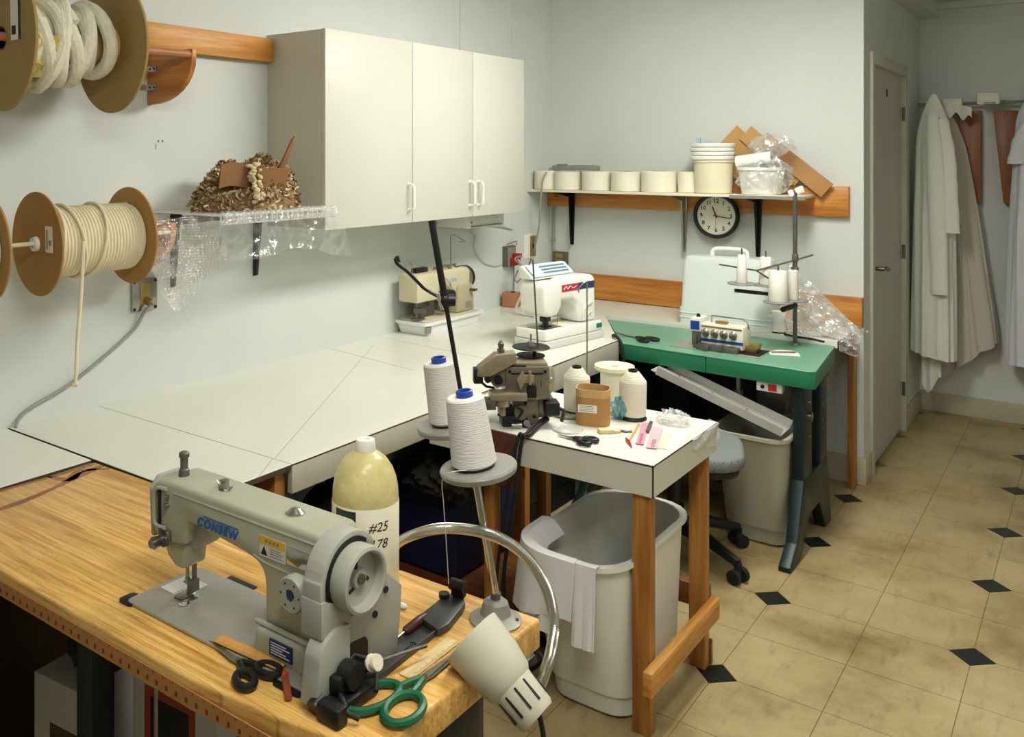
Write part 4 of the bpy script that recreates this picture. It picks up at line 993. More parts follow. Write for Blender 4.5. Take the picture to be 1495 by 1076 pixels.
for a_ in range(0, 360, 60): MB().cyl((0.416+0.020*math.cos(R(a_)), 0.0162, 0.135+0.020*math.sin(R(a_))), (0.416+0.020*math.cos(R(a_)), 0.0155, 0.135+0.020*math.sin(R(a_))), 0.0018, n=8).build('dial_dot', 'ink', sm)
yf = 0.0455
lg = text('lettering', 'CONSEW', 0.022, 'brand_blue', sm, T(0.205, yf-0.0006, 0.1785) @ RX(90), shear=0.25, bold=0.0009, space=1.22, extrude=0.0006)
MB().box(0.170, 0.262, yf-0.0012, yf, 0.1905, 0.1920).build('lettering_bar', 'brand_blue', sm)
wl = MB().box(0.316, 0.377, yf-0.0008, yf, 0.163, 0.198).build('warning_label', 'label_w', sm)
MB().box(0.316, 0.377, yf-0.0012, yf-0.0008, 0.184, 0.198).build('warning_band', 'warn_y', wl)
MB().prism([(0.319, 0.166), (0.335, 0.166), (0.327, 0.181)], 'y', yf-0.0012, yf-0.0008).build('warning_triangle', 'ink', wl)
k_ = MB()
for i in range(4): k_.box(0.341, 0.372-0.004*(i % 2), yf-0.0011, yf-0.0008, 0.167+i*0.004, 0.1685+i*0.004)
for i in range(4): k_.box(0.330+i*0.009, 0.336+i*0.009, yf-0.0014, yf-0.0012, 0.188, 0.194)
k_.build('warning_print', 'grey_p', wl)['kind'] = 'stuff'
MB().box(0.384, 0.436, yf-0.004, yf, 0.168, 0.196, 0.001).build('metal_plate', 'chrome', sm)
bl = MB().box(0.357, 0.410, 0.0275, 0.030, 0.016, 0.043, 0.0005, 1).build('blue_plate', 'plate_blue', sm)
k_ = MB()
for i in range(5): k_.box(0.361, 0.404-0.008*(i % 3), 0.0270, 0.0275, 0.0205+i*0.0042, 0.0220+i*0.0042)
k_.build('plate_print', 'label_w', bl)['kind'] = 'stuff'
mat('felt', (150, 148, 96), 0.95)
MB().ball((0.318, 0.07, 0.022), 0.016, (0.6, 0.9, 1.3), 10).ball((0.314, 0.055, 0.016), 0.010, (0.8, 1, 1), 8).build('felt_pad', 'felt', sm)
# belt cover, hand wheel
def arc(cx_, cy_, r, a0, a1, n=10): return [(cx_+r*math.cos(R(a0+(a1-a0)*k/n)), cy_+r*math.sin(R(a0+(a1-a0)*k/n))) for k in range(n+1)]
WC = (0.062, 0.178)
cov = [(0.048, 0.107), (0.060, 0.095), (0.060, 0.012), (0.133, 0.006), (0.182, 0.004), (0.190, 0.05), (0.196, 0.112), (0.150, 0.152), (0.126, 0.190)] + arc(WC[0], WC[1], 0.066, 12, 30, 3) + arc(WC[0], WC[1], 0.054, 30, 200, 10) + [(0.010, 0.140), (0.048, 0.138)]
MB().prism(cov, 'x', 0.495, 0.505, 0.002).build('belt_cover', 'mach2', sm)
sh = arc(WC[0], WC[1], 0.068, 30, 172, 12)+[(-0.008, 0.186), (-0.008, 0.122)]+[(0.004, 0.122), (0.004, 0.180)]+arc(WC[0], WC[1], 0.056, 172, 30, 12)
MB().prism(sh, 'x', 0.468, 0.506, 0.002).build('belt_cover_shroud', 'mach2', sm)
MB().prism([(-0.0095, 0.103), (0.046, 0.103), (0.046, 0.138), (-0.002, 0.160), (-0.0095, 0.160)], 'x', 0.466, 0.509, 0.0015).build('cover_tab', 'mach2', sm)
low = [(-0.030, 0.012), (-0.022, 0.062)]+arc(0.022, 0.068, 0.044, 165, 85, 8)+[(0.050, 0.110), (0.052, 0.012)]
MB().prism(low, 'x', 0.482, 0.516, 0.004).build('lower_cover', 'mach2', sm)
MB().prism([(0.056, 0.006), (0.056, 0.062), (0.064, 0.070), (0.098, 0.066), (0.104, 0.058), (0.104, 0.010)], 'x', 0.5046, 0.5062).build('cover_window', 'black', sm)
for y, z in ((0.066, 0.118), (0.122, 0.092), (0.150, 0.122)): MB().cyl((0.505, y, z), (0.508, y, z), 0.0055, n=12).build('cover_screw', 'ink', sm)
MB().box(0.448, 0.470, 0.052, 0.128, 0.06, 0.215, 0.004).build('arm_end_gap', 'black', sm)
HW = RY(90)
MB().prism(arc(WC[0], WC[1], 0.0595, 50, 215, 14)+arc(WC[0], WC[1], 0.046, 215, 50, 14), 'x', 0.5062, 0.5072).build('belt_gap_shade', 'black', sm)  # black crescent standing in for the shade between shroud and wheel
WM = T(0.506, WC[0], WC[1])
MB().lathe([(0, 0.010), (0.040, 0.010), (0.045, 0.012), (0.047, 0.0), (0.0505, 0.0), (0.052, 0.006), (0.052, 0.028), (0.0505, 0.032), (0.046, 0.034), (0.043, 0.032), (0.042, 0.016), (0.017, 0.014), (0.014, 0.020), (0, 0.020)], 56).build('hand_wheel', 'mach2', sm, M=WM @ HW)
MB().lathe([(0, 0.020), (0.008, 0.020), (0.008, 0.024), (0, 0.024)], 20).build('wheel_hub', 'dull', sm, M=WM @ HW)
for a in (30, 150, 270): MB().box(0.014, 0.026, -0.0025, 0.0025, 0.0145, 0.0160, M=RZ(a+20) @ T(0, 0.008, 0)).build('wheel_slot', 'ink', sm, M=WM @ HW)
MB().lathe([(0.0, -0.030), (0.049, -0.030), (0.049, 0.004), (0.0, 0.004)], 40).build('wheel_groove', 'black', sm, M=WM @ HW)
# bobbin winder: dark cluster at the lower right
bwn = MB().box(0.508, 0.552, -0.02, 0.075, 0.001, 0.022, 0.004).box(0.512, 0.535, 0.0, 0.05, 0.022, 0.05, 0.005).cyl((0.52, 0.03, 0.045), (0.545, 0.03, 0.045), 0.02).cyl((0.512, -0.01, 0.02), (0.512, -0.03, 0.012), 0.014).tube([(0.53, 0.05, 0.03), (0.56, 0.06, 0.04), (0.575, 0.04, 0.03)], 0.004).tube([(0.54, 0.0, 0.03), (0.565, -0.015, 0.02), (0.58, -0.005, 0.012)], 0.004).tube([(0.51, 0.03, 0.04), (0.515, 0.06, 0.055), (0.53, 0.08, 0.045)], 0.004).box(0.520, 0.565, -0.035, -0.01, 0.001, 0.03, 0.005).build('bobbin_winder', 'black', sm)
MB().lathe([(0, 0), (0.012, 0), (0.013, 0.004), (0.005, 0.006), (0.005, 0.010), (0.013, 0.012), (0.012, 0.018), (0, 0.018)], 20).build('winder_bobbin', 'cream_p', sm, M=T(0.530, 0.080, 0.040) @ RY(70))
MB().cyl((0.535, 0.085, 0.040), (0.56, 0.19, 0.030), 0.003).build('winder_arm', 'dull', sm)
MB().prism(rrect(0.40, 0.465, -0.012, 0.03, 0.01, 3), 'z', -0.0002, 0.004, 0.001).build('oil_pan_lip', 'black', sm)

# ------------------------------------------------------------------ beige machine in a white tray
mat('beige', (206, 198, 168), 0.4, var=0.04)
mat('beige_d', (176, 168, 138), 0.45)
mat('tray_w', (232, 234, 232), 0.35)
bm_ = thing('sewing_machine', 'old beige sewing machine standing in a white tray under the cabinet', 'sewing machine', (-2.53, 3.59, CZ), R(90))
# local: x along the wall away from the viewer, y towards the wall
mb = MB(); loft(mb, [[(x, y, 0.001) for x, y in rrect(-0.225, 0.225, -0.075, 0.085, 0.02)], [(x, y, 0.045) for x, y in rrect(-0.242, 0.25, -0.084, 0.094, 0.025)], [(x, y, 0.048) for x, y in rrect(-0.255, 0.262, -0.095, 0.098, 0.03)], [(x, y, 0.062) for x, y in rrect(-0.257, 0.264, -0.096, 0.0985, 0.03)], [(x, y, 0.062) for x, y in rrect(-0.245, 0.25, -0.084, 0.094, 0.025)], [(x, y, 0.050) for x, y in rrect(-0.24, 0.246, -0.08, 0.09, 0.025)]])
tr = mb.build('tray', 'tray_w', bm_)
MB().box(-0.245, -0.20, -0.088, -0.082, 0.012, 0.042, 0.002).build('tray_latch', 'grey_p', bm_)
MB().box(-0.22, 0.22, -0.065, 0.08, 0.050, 0.066, 0.004).build('bed', 'beige', bm_)
MB().prism([(0.06, 0.066), (0.055, 0.17), (0.03, 0.185), (-0.12, 0.19), (-0.12, 0.285), (0.15, 0.285), (0.185, 0.27), (0.19, 0.066)], 'y', -0.05, 0.055, 0.012, 3).build('arm', 'beige', bm_)
MB().box(-0.275, -0.10, -0.062, 0.050, 0.155, 0.285, 0.008).build('head', 'beige', bm_)
MB().prism([(0.05, 0.068), (0.06, 0.20), (0.19, 0.20), (0.205, 0.068)], 'y', -0.062, 0.06, 0.008).build('column_base', 'beige_d', bm_)
MB().lathe([(0, 0), (0.052, 0), (0.058, 0.008), (0.058, 0.028), (0.05, 0.034), (0, 0.034)], 36).build('hand_wheel', 'black', bm_, M=T(0.19, 0.0, 0.225) @ RY(90))
MB().lathe([(0, 0), (0.06, 0), (0.06, 0.01), (0, 0.01)], 36).build('wheel_rim', 'steel', bm_, M=T(0.183, 0.0, 0.225) @ RY(90))
MB().box(-0.235, -0.225, -0.03, -0.02, 0.068, 0.156).cyl((-0.20, -0.025, 0.068), (-0.20, -0.025, 0.156), 0.004).box(-0.24, -0.18, -0.045, -0.01, 0.10, 0.125, 0.004).box(-0.245, -0.185, -0.04, 0.0, 0.068, 0.076).build('needle_assembly', 'dull', bm_)
MB().box(-0.165, -0.05, 0.0, 0.05, 0.068, 0.15, 0.008).build('rear_cover', 'dull', bm_)
MB().cyl((-0.02, -0.055, 0.165), (-0.02, -0.085, 0.165), 0.026).cyl((-0.045, -0.05, 0.13), (-0.045, -0.075, 0.13), 0.022).build('tension_dial', 'black', bm_)
MB().box(-0.225, -0.13, -0.02, 0.015, 0.285, 0.308, 0.006).build('top_cover', 'black', bm_)
MB().tube([(-0.24, -0.01, 0.285), (-0.25, -0.01, 0.33), (-0.26, -0.005, 0.34)], 0.002).build('thread_hook', 'steel', bm_)
MB().box(0.01, 0.06, -0.0525, -0.050, 0.225, 0.24).build('nameplate', 'pale_blue', bm_)
MB().box(0.03, 0.05, -0.03, -0.02, 0.284, 0.288).box(0.09, 0.115, -0.03, -0.02, 0.284, 0.288).build('vent_slot', 'ink', bm_)
MB().box(0.125, 0.175, -0.0645, -0.062, 0.085, 0.115).build('spec_plate', 'grey_p', bm_)
MB().cyl((0.165, -0.062, 0.17), (0.165, -0.085, 0.17), 0.008).cyl((0.165, -0.085, 0.17), (0.185, -0.088, 0.17), 0.006).build('reverse_lever', 'dull', bm_)
MB().tube([(0.085, 0.0, 0.285), (0.085, 0.0, 0.44), (0.10, -0.01, 0.445), (0.155, -0.03, 0.415), (0.16, -0.035, 0.405), (0.12, -0.025, 0.41)], 0.0028).build('thread_guide_wire', 'steel', bm_)
pins = MB()
for x in (-0.05, 0.02, 0.06, 0.12): pins.cyl((x, 0.0, 0.284), (x, 0.0, 0.30), 0.008)
pins.tube([(-0.08, -0.01, 0.29), (0.0, 0.0, 0.30), (0.13, 0.0, 0.295)], 0.004).cyl((0.10, 0.01, 0.285), (0.10, 0.01, 0.325), 0.003).build('top_pins', 'steel', bm_)
MB().tube(smooth_path([(-0.06, -0.055, 0.255), (-0.03, -0.07, 0.23), (0.0, -0.06, 0.20)], 5), 0.004).tube([(-0.12, -0.065, 0.15), (-0.09, -0.068, 0.19), (-0.075, -0.066, 0.25)], 0.003).build('thread_lever', 'chrome', bm_)
# ------------------------------------------------------------------ white computerised machine
mat('pfwhite', (232, 232, 224), 0.3, coat=0.2)
mat('pf_grey', (205, 206, 198), 0.4)
mat('pf_blue', (196, 222, 224), 0.35)
wm_ = thing('sewing_machine', 'white computerised sewing machine with red and blue stripe on the corner worktop', 'sewing machine', (-1.925, 3.665, CZ), R(90-9))
MB().prism(rrect(-0.215, 0.215, -0.088, 0.095, 0.012), 'z', 0.001, 0.034, 0.003).build('base_tray', 'pf_grey', wm_)
MB().prism(rrect(-0.21, 0.215, -0.082, 0.09, 0.015), 'z', 0.036, 0.078, 0.004).build('base', 'pfwhite', wm_)
MB().box(0.165, 0.205, -0.084, -0.082, 0.048, 0.068).build('base_badge', 'green_edge', wm_)
MB().prism([(0.085, 0.078), (0.06, 0.12), (0.055, 0.17), (0.02, 0.19), (-0.075, 0.195), (-0.08, 0.275), (-0.06, 0.292), (0.17, 0.292), (0.195, 0.275), (0.20, 0.10), (0.205, 0.078)], 'y', -0.055, 0.075, 0.014, 3).build('arm', 'pfwhite', wm_)
MB().prism([(-0.165, 0.13), (-0.195, 0.16), (-0.20, 0.26), (-0.185, 0.285), (-0.07, 0.285), (-0.07, 0.17), (-0.10, 0.135)], 'y', -0.065, 0.075, 0.014, 3).build('head', 'pfwhite', wm_)
# sloped control panel on top
pl_ = MB().prism([(-0.01, 0.292), (0.075, 0.292), (0.075, 0.345), (0.06, 0.35)], 'x', -0.20, 0.10, 0.006).build('control_panel', 'pfwhite', wm_)
PM = T(-0.05, 0.0175, 0.3225) @ RX(40)
MB().box(-0.14, 0.14, -0.032, 0.036, -0.001, 0.004).build('panel_face', 'pf_blue', wm_, M=PM)
k_ = MB()
for r_ in range(3):
    for i in range(14): k_.box(-0.06+i*0.013, -0.052+i*0.013, -0.02+r_*0.018, -0.010+r_*0.018, 0.004, 0.0052)
k_.build('stitch_symbol', 'plate_blue', wm_, M=PM)['kind'] = 'stuff'
mat('stripe_r', (186, 30, 60), 0.4); mat('stripe_b', (44, 48, 96), 0.4)
st_ = MB().box(0.06, 0.185, -0.0575, -0.0555, 0.232, 0.262).build('blue_stripe', 'stripe_b', wm_)
MB().box(-0.06, 0.06, -0.0575, -0.0555, 0.232, 0.262).build('red_stripe', 'stripe_r', wm_)
MB().tube(smooth_path([(-0.05, -0.058, 0.24), (-0.03, -0.058, 0.255), (-0.02, -0.058, 0.242), (0.0, -0.058, 0.254), (0.02, -0.058, 0.243), (0.045, -0.058, 0.25)], 5), 0.0016, 6).build('script_mark', 'pfwhite', wm_)
MB().cyl((-0.125, -0.01, 0.08), (-0.125, -0.01, 0.14), 0.003).box(-0.15, -0.105, -0.03, 0.0, 0.105, 0.128, 0.004).box(-0.155, -0.14, -0.045, -0.02, 0.09, 0.13, 0.003).box(-0.14, -0.10, -0.03, 0.01, 0.080, 0.085).build('needle_assembly', 'black', wm_)
MB().cyl((-0.06, -0.03, 0.078), (-0.06, -0.03, 0.165), 0.0015).tube([(-0.10, -0.035, 0.125), (-0.03, -0.035, 0.125)], 0.0015).build('thread_wire', 'dull', wm_)
MB().cyl((-0.03, -0.02, 0.078), (-0.03, -0.02, 0.084), 0.035, n=28).build('bobbin_cover', 'cream_p', wm_)
MB().box(-0.19, -0.06, -0.055, 0.04, 0.078, 0.0805, 0.001).build('needle_plate', 'steel', wm_)
MB().tube(smooth_path([(0.09, -0.06, 0.09), (0.10, -0.06, 0.13), (0.125, -0.06, 0.155), (0.16, -0.06, 0.165)], 5), 0.006).tube(smooth_path([(0.12, -0.06, 0.085), (0.13, -0.06, 0.11), (0.16, -0.06, 0.125)], 5), 0.004).build('column_molding', 'pf_grey', wm_)
# ------------------------------------------------------------------ brown blind-stitch machine on the small table
mat('brownm', (126, 117, 97), 0.32, metal=0.4, var=0.22, vscale=22)
mat('brownm2', (158, 147, 122), 0.32, metal=0.35, var=0.18, vscale=22)
bs_ = thing('blindstitch_machine', 'grey-brown blind-stitch machine on the small white table', 'sewing machine', (-1.455, 2.475, SZ), YAW)
U = 2.78/1310.4     # metres per photo pixel at this distance
def L3(u, v, y=0.0): return ((u-745)*U, y, (632-v)*U)
def lump(mb, u0, u1, v0, v1, y0, y1, bev=0.004):
    a = L3(u0, v1); b = L3(u1, v0); return mb.box(a[0], b[0], y0, y1, a[2], b[2], bev)
m_ = MB(); lump(m_, 727, 792, 543, 592, -0.045, 0.055, 0.006); bb = m_.build('main_body', 'brownm', bs_)
m_ = MB(); lump(m_, 729, 790, 538, 546, -0.035, 0.045, 0.004); m_.build('top_cover', 'brownm2', bs_)
m_ = MB(); lump(m_, 735, 757, 541, 543, -0.047, -0.044, 0.0); lump(m_, 735, 782, 552, 554, -0.048, -0.045, 0.0); m_.build('panel_line', 'dark', bs_)
# upper arm: tapers towards the needle at the left
pa = [L3(684, 556, 0), L3(686, 545, 0), L3(712, 524, 0), L3(742, 522, 0), L3(742, 536, 0), L3(700, 558, 0)]
MB().prism([(p[0], p[2]) for p in pa], 'y', -0.060, -0.005, 0.003).build('upper_arm', 'brownm2', bs_)
m_ = MB(); m_.prism([(L3(700, 560)[0], L3(700, 560)[2]), (L3(715, 548)[0], L3(715, 548)[2]), (L3(735, 540)[0], L3(735, 540)[2]), (L3(735, 572)[0], L3(735, 572)[2]), (L3(712, 575)[0], L3(712, 575)[2])], 'y', -0.04, 0.03, 0.008); m_.build('neck', 'brownm', bs_)
a = L3(721, 522); MB().lathe([(0, 0), (0.012, 0), (0.012, 0.008), (0.007, 0.010), (0.010, 0.018), (0.009, 0.026), (0.005, 0.03), (0.004, 0.034), (0, 0.035)], 18).build('tension_knob', 'dull', bs_, M=T(a[0], -0.03, a[2]))
m_ = MB(); lump(m_, 680, 694, 546, 568, -0.05, -0.01, 0.004); m_.tube([L3(690, 565, -0.03), L3(700, 575, -0.02), L3(712, 578, -0.01)], 0.004).cyl(L3(700, 560, -0.045), L3(700, 560, -0.065), 0.010).build('needle_head', 'black', bs_)
a = L3(793, 567); MB().lathe([(0, 0), (0.040, 0), (0.044, 0.004), (0.044, 0.014), (0.040, 0.018), (0.010, 0.016), (0.008, 0.020), (0, 0.020)], 36).build('hand_wheel', 'brownm2', bs_, M=T(a[0]-0.006, 0.0, a[2]) @ RZ(-25) @ RY(90))
MB().lathe([(0, 0), (0.048, 0), (0.048, 0.01), (0, 0.01)], 36).build('wheel_collar', 'brownm', bs_, M=T(a[0]-0.016, 0.0, a[2]) @ RZ(-25) @ RY(90))
m_ = MB(); lump(m_, 703, 757, 579, 590, -0.075, -0.015, 0.004); m_.build('cloth_arm', 'brownm2', bs_)
m_ = MB(); m_.cyl(L3(722, 600, -0.045), L3(722, 590, -0.045), 0.024, 0.026, n=24).cyl(L3(722, 614, -0.045), L3(722, 600, -0.045), 0.012).build('knee_cup', 'brownm2', bs_)
m_ = MB(); lump(m_, 738, 778, 590, 630, -0.03, 0.05, 0.010); m_.cyl(L3(750, 610, -0.03), L3(750, 610, -0.05), 0.022, n=24).build('lower_body', 'brownm', bs_)
m_ = MB(); lump(m_, 772, 800, 590, 622, -0.02, 0.06, 0.008); m_.build('gear_case', 'brownm', bs_)
m_ = MB(); lump(m_, 718, 742, 604, 618, -0.03, 0.01, 0.004); lump(m_, 722, 760, 616, 632, -0.045, 0.03, 0.004); m_.tube([L3(715, 612, -0.05), L3(735, 622, -0.055), L3(748, 626, -0.045)], 0.004).tube([L3(742, 600, -0.06), L3(752, 606, -0.055), L3(745, 618, -0.05)], 0.004).build('linkage', 'black', bs_)
m_ = MB(); m_.cyl(L3(735, 628, -0.055), L3(750, 628, -0.055), 0.009).cyl(L3(757, 624, -0.06), L3(757, 628, -0.03), 0.010).build('roller', 'steel', bs_)
m_ = MB(); lump(m_, 784, 806, 594, 614, -0.06, 0.0, 0.006); m_.tube([L3(800, 600, -0.05), L3(812, 606, -0.06), L3(806, 618, -0.08)], 0.006).build('cable_plug', 'black', bs_)
m_ = MB(); lump(m_, 752, 768, 554, 566, -0.055, -0.044, 0.003); lump(m_, 760, 764, 548, 568, -0.06, -0.05, 0.001); m_.build('latch', 'brownm2', bs_)
for (u_, v_, y_) in ((733, 550, -0.0455), (765, 583, -0.0455), (741, 585, -0.0455), (785, 550, -0.0455), (757, 598, -0.031), (770, 618, -0.031)):
    c_ = L3(u_, v_, y_); MB().cyl(c_, (c_[0], c_[1]-0.004, c_[2]), 0.005, n=10).build('bolt_head', 'dark', bs_)
m_ = MB(); m_.prism([(L3(742, 560)[0], L3(742, 560)[2]), (L3(752, 548)[0], L3(752, 548)[2]), (L3(756, 560)[0], L3(756, 560)[2]), (L3(748, 578)[0], L3(748, 578)[2])], 'y', -0.060, -0.044, 0.003); m_.build('cam_lever', 'brownm2', bs_)
m_ = MB(); m_.cyl(L3(716, 562, -0.042), L3(716, 562, -0.058), 0.014, n=20).cyl(L3(716, 562, -0.058), L3(716, 562, -0.062), 0.006, n=12); m_.build('side_cap', 'dark', bs_)
m_ = MB(); lump(m_, 758, 772, 570, 588, -0.056, -0.044, 0.004); m_.build('side_bracket', 'dark', bs_)
m_ = MB(); lump(m_, 694, 712, 588, 604, -0.07, -0.03, 0.004); m_.build('feed_foot', 'dull', bs_)
# its thread stand: two black discs and thread wires
a = L3(778, 534)
MB().cyl((a[0], 0.06, a[2]-0.03), (a[0], 0.06, a[2]+0.02), 0.006).build('spool_post', 'black', bs_)
dz = 0.006
MB().lathe([(0, 0), (0.058, 0), (0.061, 0.002), (0.058, 0.005), (0, 0.005)], 40).build('spool_disc', 'black', bs_, M=T(a[0]-0.012, 0.06, a[2]+0.018))
MB().lathe([(0, 0), (0.045, 0), (0.047, 0.002), (0.045, 0.004), (0, 0.004)], 40).build('spool_disc', 'black', bs_, M=T(a[0]-0.015, 0.05, a[2]-0.006))
MB().cyl((a[0]-0.012, 0.06, a[2]+0.023), (a[0]-0.012, 0.06, a[2]+0.038), 0.012).build('spool_cushion', 'grey_p', bs_)
MB().cyl((a[0]-0.012, 0.06, a[2]+0.03), (a[0]-0.012, 0.06, a[2]+0.062), 0.0025, n=8).build('spool_pin', 'dull', bs_)
MB().tube([(a[0]+0.012, 0.07, a[2]+0.02), (a[0]-0.004, 0.07, a[2]+0.30), (a[0]-0.010, 0.068, a[2]+0.305), (a[0]-0.018, 0.06, a[2]+0.285)], 0.0028, 8).build('thread_mast', 'dull', bs_)
b = L3(862, 600)
MB().tube([(b[0], 0.10, b[2]-0.01), (b[0], 0.10, L3(862, 425)[2]), (b[0]-0.012, 0.09, L3(862, 428)[2]), (b[0]-0.034, 0.08, L3(862, 438)[2]), (b[0]-0.030, 0.08, L3(862, 443)[2])], 0.0024, 8).build('thread_mast', 'steel', bs_)
tag(MB().prism([(-1.52, 2.352), (-1.38, 2.352), (-1.385, 2.362), (-1.515, 2.362)], 'z', 0.60, 0.765, 0.003).build('leather_flap', mat('leather', (92, 44, 28), 0.6, var=0.35, vscale=18)), 'reddish-brown leather flap hanging below the blind-stitch machine', 'leather')
cable('black cable trailing off the small table below the blind-stitch machine', [spot(800, 612, z=0.78), spot(785, 622, z=0.775), spot(772, 635, z=0.772), (-1.36, 2.362, 0.768), (-1.364, 2.350, 0.74), (-1.38, 2.342, 0.58), (-1.43, 2.36, 0.30), (-1.48, 2.5, 0.02)], 0.006, 'rubber')
cable('second black cable hanging beside the leather flap', [spot(802, 606, z=0.785), spot(778, 622, z=0.778), spot(766, 636, z=0.772), (-1.375, 2.362, 0.768), (-1.380, 2.348, 0.73), (-1.40, 2.338, 0.6), (-1.45, 2.35, 0.3), (-1.52, 2.48, 0.02)], 0.005, 'rubber')
# ------------------------------------------------------------------ overlock machine on the green table
ov = thing('overlock_machine', 'white and blue overlock machine with four tension dials set in the green table', 'sewing machine', (-1.33, 4.0, GZ), R(-1))
mat('ovw', (226, 222, 204), 0.35)
MB().box(-0.20, 0.19, -0.055, 0.16, 0.0, 0.0025, 0.001).build('bed_plate', 'bedsteel', ov)
MB().box(0.10, 0.185, -0.03, 0.12, 0.0025, 0.0032).build('bed_opening', 'dark', ov)
MB().box(-0.075, 0.11, -0.005, 0.10, 0.012, 0.112, 0.006).build('body', 'ovw', ov)
MB().box(-0.118, -0.070, -0.02, 0.08, 0.075, 0.135, 0.006).build('head', 'ovw', ov)
MB().box(-0.114, -0.074, -0.0215, -0.020, 0.083, 0.122).build('badge', 'blue', ov)
MB().box(-0.112, -0.074, -0.015, 0.06, 0.01, 0.076, 0.004).box(-0.10, -0.085, -0.03, 0.0, 0.006, 0.06, 0.002).build('needle_assembly', 'dull', ov)
MB().lathe([(0, 0), (0.009, 0), (0.009, 0.005), (0.006, 0.014), (0, 0.016)], 14).build('top_knob', 'black', ov, M=T(-0.094, 0.02, 0.135))
MB().box(-0.075, 0.11, -0.0075, -0.005, 0.035, 0.047).build('blue_band', 'blue', ov)
MB().box(-0.07, 0.105, -0.007, -0.005, 0.098, 0.104).build('gold_band', 'brass', ov)
for i in range(4):
    x = -0.052+i*0.040
    MB().lathe([(0, 0), (0.017, 0), (0.017, 0.006), (0.012, 0.010), (0.012, 0.016), (0.006, 0.020), (0, 0.02)], 22).build('tension_dial', 'steel', ov, M=T(x, -0.005, 0.075) @ RX(90))
    MB().lathe([(0, 0), (0.013, 0), (0.010, 0.006), (0, 0.006)], 16).build('dial_knob', 'dull', ov, M=T(x+0.006, -0.024, 0.070) @ RX(90))
MB().box(-0.08, 0.10, -0.05, -0.005, 0.0026, 0.026, 0.004).box(-0.05, -0.02, -0.06, -0.05, 0.0026, 0.02, 0.003).cyl((0.03, -0.04, 0.022), (0.03, -0.06, 0.022), 0.012).cyl((-0.03, -0.04, 0.02), (-0.03, -0.058, 0.026), 0.010).build('looper_cover', 'dull', ov)
MB().tube([(-0.045, 0.05, 0.112), (-0.045, 0.05, 0.142), (0.09, 0.05, 0.140), (0.112, 0.05, 0.125), (0.115, 0.05, 0.10)], 0.0035).build('thread_bar', 'steel', ov)
MB().box(-0.02, 0.03, 0.02, 0.05, 0.112, 0.125, 0.003).build('oil_window', 'brass', ov)
MB().prism([(0.105, 0.004), (0.155, 0.004), (0.165, 0.04), (0.14, 0.045), (0.11, 0.03)], 'y', 0.02, 0.08, 0.003).build('belt_guard', 'brass', ov)
# ------------------------------------------------------------------ overlock thread stand
ost = thing('thread_stand', 'tall steel thread stand with arms on the green table', 'thread stand', (-1.098, 4.343, GZ))
def o3(u, v, d=4.073): return spot(u, v, d=d)-Vector((-1.098, 4.343, GZ))
MB().cyl((0, 0, 0), (0, 0, 0.69), 0.0095).lathe([(0.0095, 0), (0.025, 0), (0.022, 0.008), (0.0095, 0.015)], 20).build('pole', 'dull', ost)
MB().box(-0.012, 0.012, -0.012, 0.012, 0.375, 0.41, 0.003).build('clamp', 'dull', ost)
MB().box(-0.016, 0.014, -0.016, 0.012, 0.325, 0.352, 0.003).build('clamp', 'dull', ost)
MB().tube([o3(1187, 372), o3(1160, 380), o3(1104, 395)], 0.0042).tube([o3(1050, 386), o3(1104, 395), o3(1130, 411)], 0.0036).build('thread_arm', 'dull', ost)
MB().cyl(o3(1073, 424, 4.0), o3(1130, 430, 4.0), 0.0085).cyl(o3(1130, 430, 4.0), o3(1161, 440, 4.07), 0.008).cyl(o3(1143, 452, 3.98), o3(1161, 446, 4.07), 0.012).build('tray_arm', 'black', ost)
for i, (u, v, d) in enumerate(((1083, 415, 3.98), (1118, 417, 4.1), (1136, 442, 3.95), (1158, 439, 4.0))):
    c0 = o3(u, v, d); MB().lathe([(0, 0), (0.06, 0), (0.0625, 0.003), (0.06, 0.006), (0, 0.006)], 32, p0=c0).build('spool_tray', 'grey_p', ost)
mat('thread_w', (232, 230, 220), 0.75, bump=0.4, bscale=140)
cs_ = ((1083, 415, 3.98, 0.024, 0.017, 0.125, 'thin white thread cone on the left tray of the overlock stand'), (1118, 417, 4.1, 0.03, 0.024, 0.125, 'white thread cone behind the fat spool on the overlock stand'), (1136, 442, 3.95, 0.042, 0.036, 0.135, 'fat cream thread spool on the overlock stand'), (1158, 439, 4.0, 0.024, 0.022, 0.130, 'narrow white thread spool beside the overlock stand pole'))
for u, v, d, r0, r1, h, lb in cs_:
    p = spot(u, v, d=d); t = thing('thread_cone', lb, 'thread cone', p+Vector((0, 0, 0.0065)), 0, 'thread cones on the overlock stand')
    MB().lathe([(0, 0), (r0-0.002, 0), (r0, 0.004), (r1, h-0.004), (r1-0.003, h), (0.006, h), (0, h-0.002)], 30).build('thread', 'thread_w', t)
    MB().cyl((0, 0, h-0.002), (0, 0, h+0.028), 0.0035, n=8).build('pin_tip', 'dull', t)
p = spot(1136, 485, z=CZ); t = thing('thread_cone', 'cream thread cone standing on the worktop behind the green table', 'thread cone', p)
MB().lathe([(0, 0.006), (0.036, 0.006), (0.038, 0.012), (0.03, 0.10), (0, 0.10)], 28).build('thread', 'thread_w', t); MB().cyl((0, 0, 0), (0, 0, 0.006), 0.036, n=24).build('base', 'ink', t)
# white thread holder at the top of the pole
tp_ = MB().box(-0.03, 0.04, -0.006, 0.006, -0.012, 0.018, 0.003).build('pole_head', 'white_p', ost, M=T(0, 0, 0.69) @ RZ(35) @ RY(-20))
MB().cyl((0, 0, 0.68), (-0.01, -0.005, 0.71), 0.008).build('pole_cap', 'pine_dark', ost)
